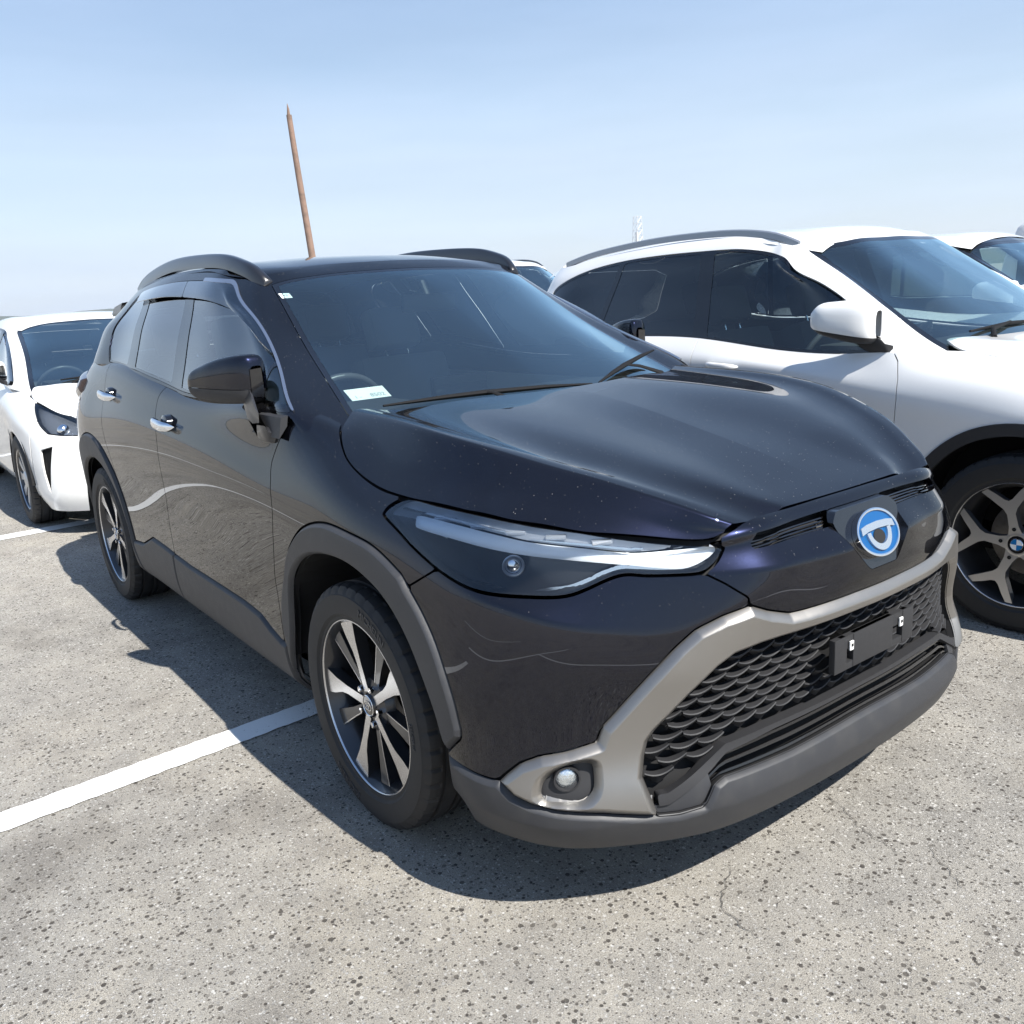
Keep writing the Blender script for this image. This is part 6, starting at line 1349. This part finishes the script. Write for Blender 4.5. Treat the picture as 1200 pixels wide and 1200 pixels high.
# ---- the white hatchback nosed up behind
HB = dict(EST); HB.update(paint=M['pearl_paint'], cladding=False, wheelbase=2.70, hub_z=.317, arch_in=.345, arch_out=.36, sill_z=.1, bumper_x=.40, track=.765, tyre_r=.317, rim_r=.212, wheel='cover', cowl_z=.86,
 band=cols_to_rows([
  [(-3.50,0,.30),(-3.56,0,.34),(-3.59,0,.42),(-3.59,0,.55),(-3.58,0,.68),(-3.57,0,.80),(-3.56,0,.90),(-3.55,0,.98),(-3.52,0,1.05)],
  [(-3.42,.45,.30),(-3.48,.46,.34),(-3.51,.46,.42),(-3.51,.46,.55),(-3.50,.46,.68),(-3.49,.46,.80),(-3.48,.46,.90),(-3.47,.46,.98),(-3.44,.45,1.05)],
  [(-3.25,.66,.28),(-3.31,.70,.33),(-3.33,.72,.42),(-3.33,.735,.55),(-3.32,.74,.68),(-3.31,.74,.80),(-3.30,.73,.90),(-3.28,.70,.98),(-3.25,.65,1.05)],
  side(-2.7,[.18,.25,.36,.48,.62,.74,.85,.93,1.01],[.78,.83,.85,.86,.868,.87,.86,.83,.77]),
  side(-1.6,[.18,.25,.36,.48,.62,.74,.84,.91,.985],[.78,.83,.85,.855,.86,.868,.86,.83,.775]),
  side(-.9,[.18,.25,.36,.48,.61,.72,.82,.895,.965],[.78,.83,.85,.855,.862,.868,.862,.832,.775]),
  side(-.3,[.18,.25,.36,.48,.60,.71,.80,.875,.94],[.78,.83,.85,.858,.865,.872,.868,.83,.745]),
  side(0,[.18,.25,.36,.48,.60,.69,.77,.84,.905],[.79,.835,.86,.87,.88,.882,.874,.835,.745]),
  side(.30,[.18,.25,.36,.47,.57,.66,.73,.80,.862],[.79,.835,.855,.862,.862,.858,.845,.80,.735]),
  [(.58,.78,.17),(.60,.80,.25),(.61,.80,.35),(.61,.795,.45),(.60,.785,.54),(.59,.77,.61),(.565,.74,.68),(.53,.69,.74),(.49,.645,.79)],
  [(.78,.60,.17),(.80,.62,.25),(.81,.62,.35),(.805,.61,.45),(.795,.60,.53),(.78,.59,.60),(.755,.57,.665),(.70,.53,.72),(.63,.50,.755)],
  [(.89,.33,.17),(.91,.34,.25),(.92,.34,.35),(.915,.33,.45),(.905,.33,.53),(.885,.32,.59),(.855,.30,.64),(.81,.28,.68),(.76,.26,.71)],
  [(.92,0,.17),(.945,0,.25),(.955,0,.35),(.95,0,.45),(.94,0,.53),(.92,0,.59),(.885,0,.64),(.835,0,.68),(.78,0,.71)]]),
 green=cols_to_rows([
  [(-3.55,0,.95),(-3.50,0,1.05),(-3.25,0,1.18),(-2.95,0,1.31),(-2.85,0,1.345)],
  [(-3.45,.45,.95),(-3.40,.45,1.05),(-3.15,.42,1.17),(-2.90,.40,1.30),(-2.82,.38,1.335)],
  [(-3.0,.77,.93),(-2.98,.74,1.04),(-2.90,.66,1.16),(-2.75,.56,1.28),(-2.70,.53,1.325)],
  [(-2.4,.80,.92),(-2.4,.775,1.0),(-2.4,.69,1.18),(-2.4,.59,1.34),(-2.4,.55,1.385)],
  [(-1.9,.81,.91),(-1.9,.78,.99),(-1.9,.69,1.19),(-1.95,.60,1.37),(-1.95,.56,1.415)],
  [(-1.2,.81,.89),(-1.25,.785,.975),(-1.38,.69,1.18),(-1.62,.60,1.362),(-1.63,.56,1.410)],
  [(-.55,.815,.87),(-.62,.785,.955),(-1.02,.69,1.16),(-1.46,.605,1.330),(-1.48,.565,1.385)],
  [(-.14,.81,.86),(-.26,.78,.945),(-.80,.68,1.14),(-1.36,.60,1.302),(-1.40,.57,1.350)],
  [(-.08,.775,.86),(-.20,.745,.945),(-.76,.645,1.145),(-1.32,.575,1.312),(-1.37,.545,1.355)],
  [(-.05,.72,.86),(-.16,.70,.940),(-.72,.610,1.145),(-1.29,.545,1.320),(-1.35,.52,1.360)],
  [(.06,.52,.86),(-.06,.50,.94),(-.66,.45,1.165),(-1.22,.41,1.355),(-1.30,.39,1.385)],
  [(.12,.26,.86),(-.0,.25,.94),(-.62,.23,1.175),(-1.18,.21,1.372),(-1.26,.2,1.40)],
  [(.13,0,.86),(.01,0,.94),(-.61,0,1.178),(-1.17,0,1.377),(-1.25,0,1.405)]]),
 hood=hood_rows([(-.3,.99,.5,.985,.74,.95),(-.12,.965,.52,.962,.72,.935),(.05,.938,.52,.936,.735,.895),(.18,.912,.52,.908,.735,.878),(.30,.884,.50,.88,.73,.862),(.49,.825,.45,.82,.645,.79),(.63,.775,.38,.772,.50,.755),(.76,.715,.2,.715,.26,.71),(.82,.69,.15,.69,.2,.685)]),
 hood_p=[(.03,-.2),(.03,0),(.02,.3),(-.04,.5),(-.10,.66),(.0,.715),(.12,.735),(.30,.73),(.49,.645),(.63,.50),(.76,.26),(.78,.1),(.78,-.2)], hood_sharp=(0, 12),
 roof=roof_rows([(-1.24,1.402,.50,1.345),(-1.35,1.418,.545,1.358),(-1.6,1.440,.562,1.405),(-1.95,1.447,.56,1.415),(-2.4,1.42,.55,1.385),(-2.7,1.375,.53,1.325),(-2.9,1.335,.46,1.31)]),
 gap_f=[(-.30,1.3),(-.30,.95),(-.36,.85),(-.40,.7),(-.42,.5),(-.40,.2)], gap_b=[(-1.35,1.3),(-1.33,.98),(-1.33,.7),(-1.36,.4),(-1.36,.2)], gap_r=[(-2.35,1.3),(-2.3,1.0),(-2.28,.8),(-2.30,.6),(-2.25,.2)],
 headlight=[(.26,.752,.872),(.37,.785,.80),(.46,.785,.73),(.555,.752,.675),(.68,.665,.662),(.80,.52,.660),(.80,.47,.685),(.72,.515,.715),(.62,.562,.748),(.47,.665,.805)], hl_sharp=(0, 3, 5, 6), lamp_c=(.64,.69,.69),
 slit=[(.53,.805,.575),(.635,.755,.60),(.615,.775,.45),(.59,.797,.27),(.555,.81,.42)],
 grille=[[(-.1,.20),(.40,.20),(.50,.24),(.30,.36),(-.1,.38)]],
 dlo=[(-2.55,1.04),(-2.2,1.005),(-1.9,.995),(-1.2,.98),(-.62,.963),(-.28,.955),(-.05,.95),(-.75,1.14),(-1.2,1.268),(-1.36,1.308),(-1.50,1.342),(-1.95,1.365),(-2.4,1.33),(-2.65,1.26),(-2.68,1.15)], dlo_sharp=(5, 6),
 belt=[(-2.6,1.01),(-1.9,.99),(-1.25,.975),(-.62,.955),(-.26,.945),(-.1,.93)],
 ws=[(.3,-.2),(.3,.55),(-.05,.685),(-.16,.695),(-.72,.606),(-1.29,.541),(-1.24,.44),(-1.21,.3),(-1.19,.1),(-1.19,-.2)], ws_sharp=(0,1,5,9),
 rw=[(-.2,1.07),(.5,1.07),(.45,1.28),(-.2,1.29)], pillars=[(((-1.50,1.36),(-1.38,.98)), .04), (((-2.2,1.35),(-2.3,1.0)), .02)],
 wipers=[((-.10,-.50,.975),(-.05,.12,.985)),((-.07,.14,.98),(-.14,.58,.98))], handles=[(-1.15,.865,.86),(-2.1,.865,.89)],
 mirror=[(-.42,.79,.84,1.0,1.10),(-.432,.785,.87,.99,1.12),(-.46,.79,.90,.985,1.128),(-.52,.80,.925,.99,1.126),(-.58,.82,.935,1.0,1.115),(-.63,.85,.93,1.02,1.10),(-.65,.87,.92,1.04,1.08)], mirror_split=1.02, mirror_tilt=0, stalk=[(-.42,.80,.97),(-.43,.83,.985),(-.46,.85,1.01)])
HB.pop('rail', None)
hb = empty('hatchback_car', (-4.97, -.055, 0)); tag(hb, 'low white hatchback with slim slotted bumper parked behind the black crossover', 'car', 'white parked cars')
car_body(hb, HB)
cabin(hb, -.05, .66, .90, -1.45, -2.25, M['interior'], -.36, zf=.16)
# ================================================================ farther things
M['black_pillar'] = M['gloss_black']
e2 = dict(EST); e2.update(paint=M['white_paint'], pillar=M['gloss_black'], roof_paint=M['white_paint'], wheel='cover', rim_r=.23)
two = empty('two_tone_car', (-.25, 5.55, 0)); tag(two, 'white roofed car with black pillars standing beyond the white crossover with silver rails', 'car', 'white parked cars')
e2.pop('rail'); e2['roof'] = [[(x, w, z + .014) for x, w, z in r_] for r_ in EST['roof']]; car_body(two, e2)
e3 = dict(EST); e3.update(rail_mat=M['rail_black'], wheel='cover', rim_r=.23)
far = empty('tall_suv', (-4.86, 4.2, 0)); far.scale = (1.02, 1.0, 1.075); tag(far, 'tall white car with black roof rails in the row behind the other cars', 'car', 'white parked cars')
car_body(far, e3)
# ---- small white van, far right
van = empty('delivery_van', (-.22, 10.74, 0)); tag(van, 'boxy white van with steep glazed tail beyond all the other cars', 'van')
prof = [(-3.18, .30), (-3.25, .55), (-3.27, 1.0), (-3.20, 1.45), (-3.08, 1.80), (-3.0, 1.865), (-2.7, 1.885), (-1.2, 1.875), (-.75, 1.83), (-.45, 1.66), (-.10, 1.12), (.05, 1.02), (.12, .80), (.12, .40), (.05, .28)]
def van_body():
    rings = []
    for w, k in ((-.74, .93), (-.73, .985), (-.70, 1.0), (-.60, 1.005), (0, 1.01), (.60, 1.005), (.70, 1.0), (.73, .985), (.74, .93)):
        rings.append([(x*k - (1 - k)*1.55*(1 if x < -1.5 else 1) + 0, w*(1 - .10*max(0, (z - 1.0)/.9)), .30 + (z - .30)*(k if z > 1.2 else 1)) for x, z in prof])
    mb = MB(); mb.rings(rings); return mb.build('body', M['white_paint'], van, 40)
van_body()
for sg in (-1, 1):
    for a, b in ((-3.02, -2.2), (-2.12, -1.25), (-1.17, -.62)):
        mb = MB(); y0, y1 = sg*.725, sg*.672; fr = .0 if b < -1 else .22
        mb.rings([[(a, y0 + sg*.012, 1.12), (b + fr, y0 + sg*.012, 1.12), (b, y1 + sg*.012, 1.66), (a, y1 + sg*.012, 1.66)], [(a, y0 - sg*.02, 1.12), (b + fr, y0 - sg*.02, 1.12), (b, y1 - sg*.02, 1.66), (a, y1 - sg*.02, 1.66)]]); mb.build('side_window', M['glass_dark'], van)
mb = MB(); mb.rings([[(-3.275, -.62, 1.10), (-3.275, .62, 1.10), (-3.13, .56, 1.70), (-3.13, -.56, 1.70)], [(-3.24, -.62, 1.10), (-3.24, .62, 1.10), (-3.10, .56, 1.70), (-3.10, -.56, 1.70)]]); mb.build('tail_window', M['glass_dark'], van)
mb = MB(); mb.rings([[(-.085, -.62, 1.16), (-.085, .62, 1.16), (-.43, .56, 1.68), (-.43, -.56, 1.68)], [(-.12, -.62, 1.14), (-.12, .62, 1.14), (-.47, .56, 1.66), (-.47, -.56, 1.66)]]); mb.build('windshield', M['gloss_black'], van)
for x in (-.45, -2.85):
    for sg in (-1, 1): build_wheel(van, x, .66, .28, sg, .28, .17, .165, 'cover_small')
# ---- leaning wooden pole
M['weathered_wood'] = add_noise_rough(mat('weathered_wood', (.25,.165,.125), .85), 9, -.05, .1, (.13,.095,.075), .8, bump_s=60, bump_d=.01)
mb = MB(); base, top = Vector((-14.02, 5.845, -.02)), Vector((-14, 5.572, 4.72)); pts = [base.lerp(top, t) + Vector((0, .012*math.sin(5*t), 0)) for t in np.linspace(0, 1, 14)]
mb.tube(pts, [.078 - .030*t for t in np.linspace(0, 1, 14)], 14); mb.tube([top - Vector((.01, .015, .05)), top + Vector((.0, -.015, .10)), top + Vector((0, -.022, .19))], [.035, .022, .004], 8)
tag(mb.build('wooden_pole', M['weathered_wood'], None, 60), 'leaning reddish brown wooden pole with splintered tip behind the black crossover', 'pole')
# ---- lattice mast far away
M['mast_white'] = mat('mast_white', (.62,.63,.64), .5, .2)
tw = empty('lattice_mast', (-209.3, 211.1, 0)); tag(tw, 'pale steel lattice mast on the skyline behind the white crossover', 'mast')
hT = 22.6
def tw_w(z): return 1.05 + .95*(1 - z/hT)
for sx in (-1, 1):
    for sy in (-1, 1):
        mb = MB(); mb.tube([(sx*tw_w(0)/1.2, sy*tw_w(0)/1.2, 0), (sx*tw_w(hT)/1.2, sy*tw_w(hT)/1.2, hT)], .10, 6); mb.build('mast_leg', M['mast_white'], tw)
zz = [0, 3, 6, 9, 11.6, 14, 16.2, 18.3, 20.4, 22.4]
for a, b in zip(zz[:-1], zz[1:]):
    for (ax, ay, bx, by) in ((-1,-1,1,-1), (1,-1,1,1), (1,1,-1,1), (-1,1,-1,-1)):
        wa, wb_ = tw_w(a)/1.2, tw_w(b)/1.2
        mb = MB(); mb.tube([(ax*wa, ay*wa, a), (bx*wb_, by*wb_, b)], .05, 4); mb.tube([(ax*wb_, ay*wb_, b), (bx*wb_, by*wb_, b)], .05, 4); mb.build('mast_brace', M['mast_white'], tw)
mb = MB(); mb.box((1.6, -2.6, 0), (2.2, -2.0, 17.6)); mb.build('cable_ladder', M['mast_white'], tw)
# ---- low hills all round the plain
M['hill_green'] = add_noise_rough(mat('hill_green', (.06,.075,.05), .95), .01, 0, .05, (.09,.09,.06), .6)
n, v, f = 240, [], []
for j in range(n):
    t = 2*math.pi*j/n; hgt = 38 + 22*math.sin(3*t + 1.2) + 14*math.sin(7*t + .4) + 9*math.sin(17*t) + 5*math.sin(41*t + 2) + 4*math.sin(63*t)
    for rr, hh in ((4900, -1), (5150, max(hgt, 14)*.62), (5400, max(hgt, 14)), (5800, max(hgt, 14)*.7), (5950, -1)): v.append((rr*math.cos(t), rr*math.sin(t), hh))
for j in range(n):
    for k in range(4): f.append((j*5 + k, ((j+1) % n)*5 + k, ((j+1) % n)*5 + k + 1, j*5 + k + 1))
tag(MB().add(v, f).build('hills', M['hill_green'], None, 60), kind='structure')
# ---- air
hm = bpy.data.materials.new('haze_air'); hm.use_nodes = True; hm.node_tree.nodes.clear(); ho = hm.node_tree.nodes.new('ShaderNodeOutputMaterial'); hv = hm.node_tree.nodes.new('ShaderNodeVolumePrincipled')
hv.inputs['Color'].default_value = (.86, .93, 1, 1); hv.inputs['Density'].default_value = .00008; hv.inputs['Anisotropy'].default_value = .2
hm.node_tree.links.new(hv.outputs['Volume'], ho.inputs['Volume'])
mb = MB(); mb.box((-6200, -6200, -3), (6200, 6200, 125)); tag(mb.build('haze', hm), kind='stuff')
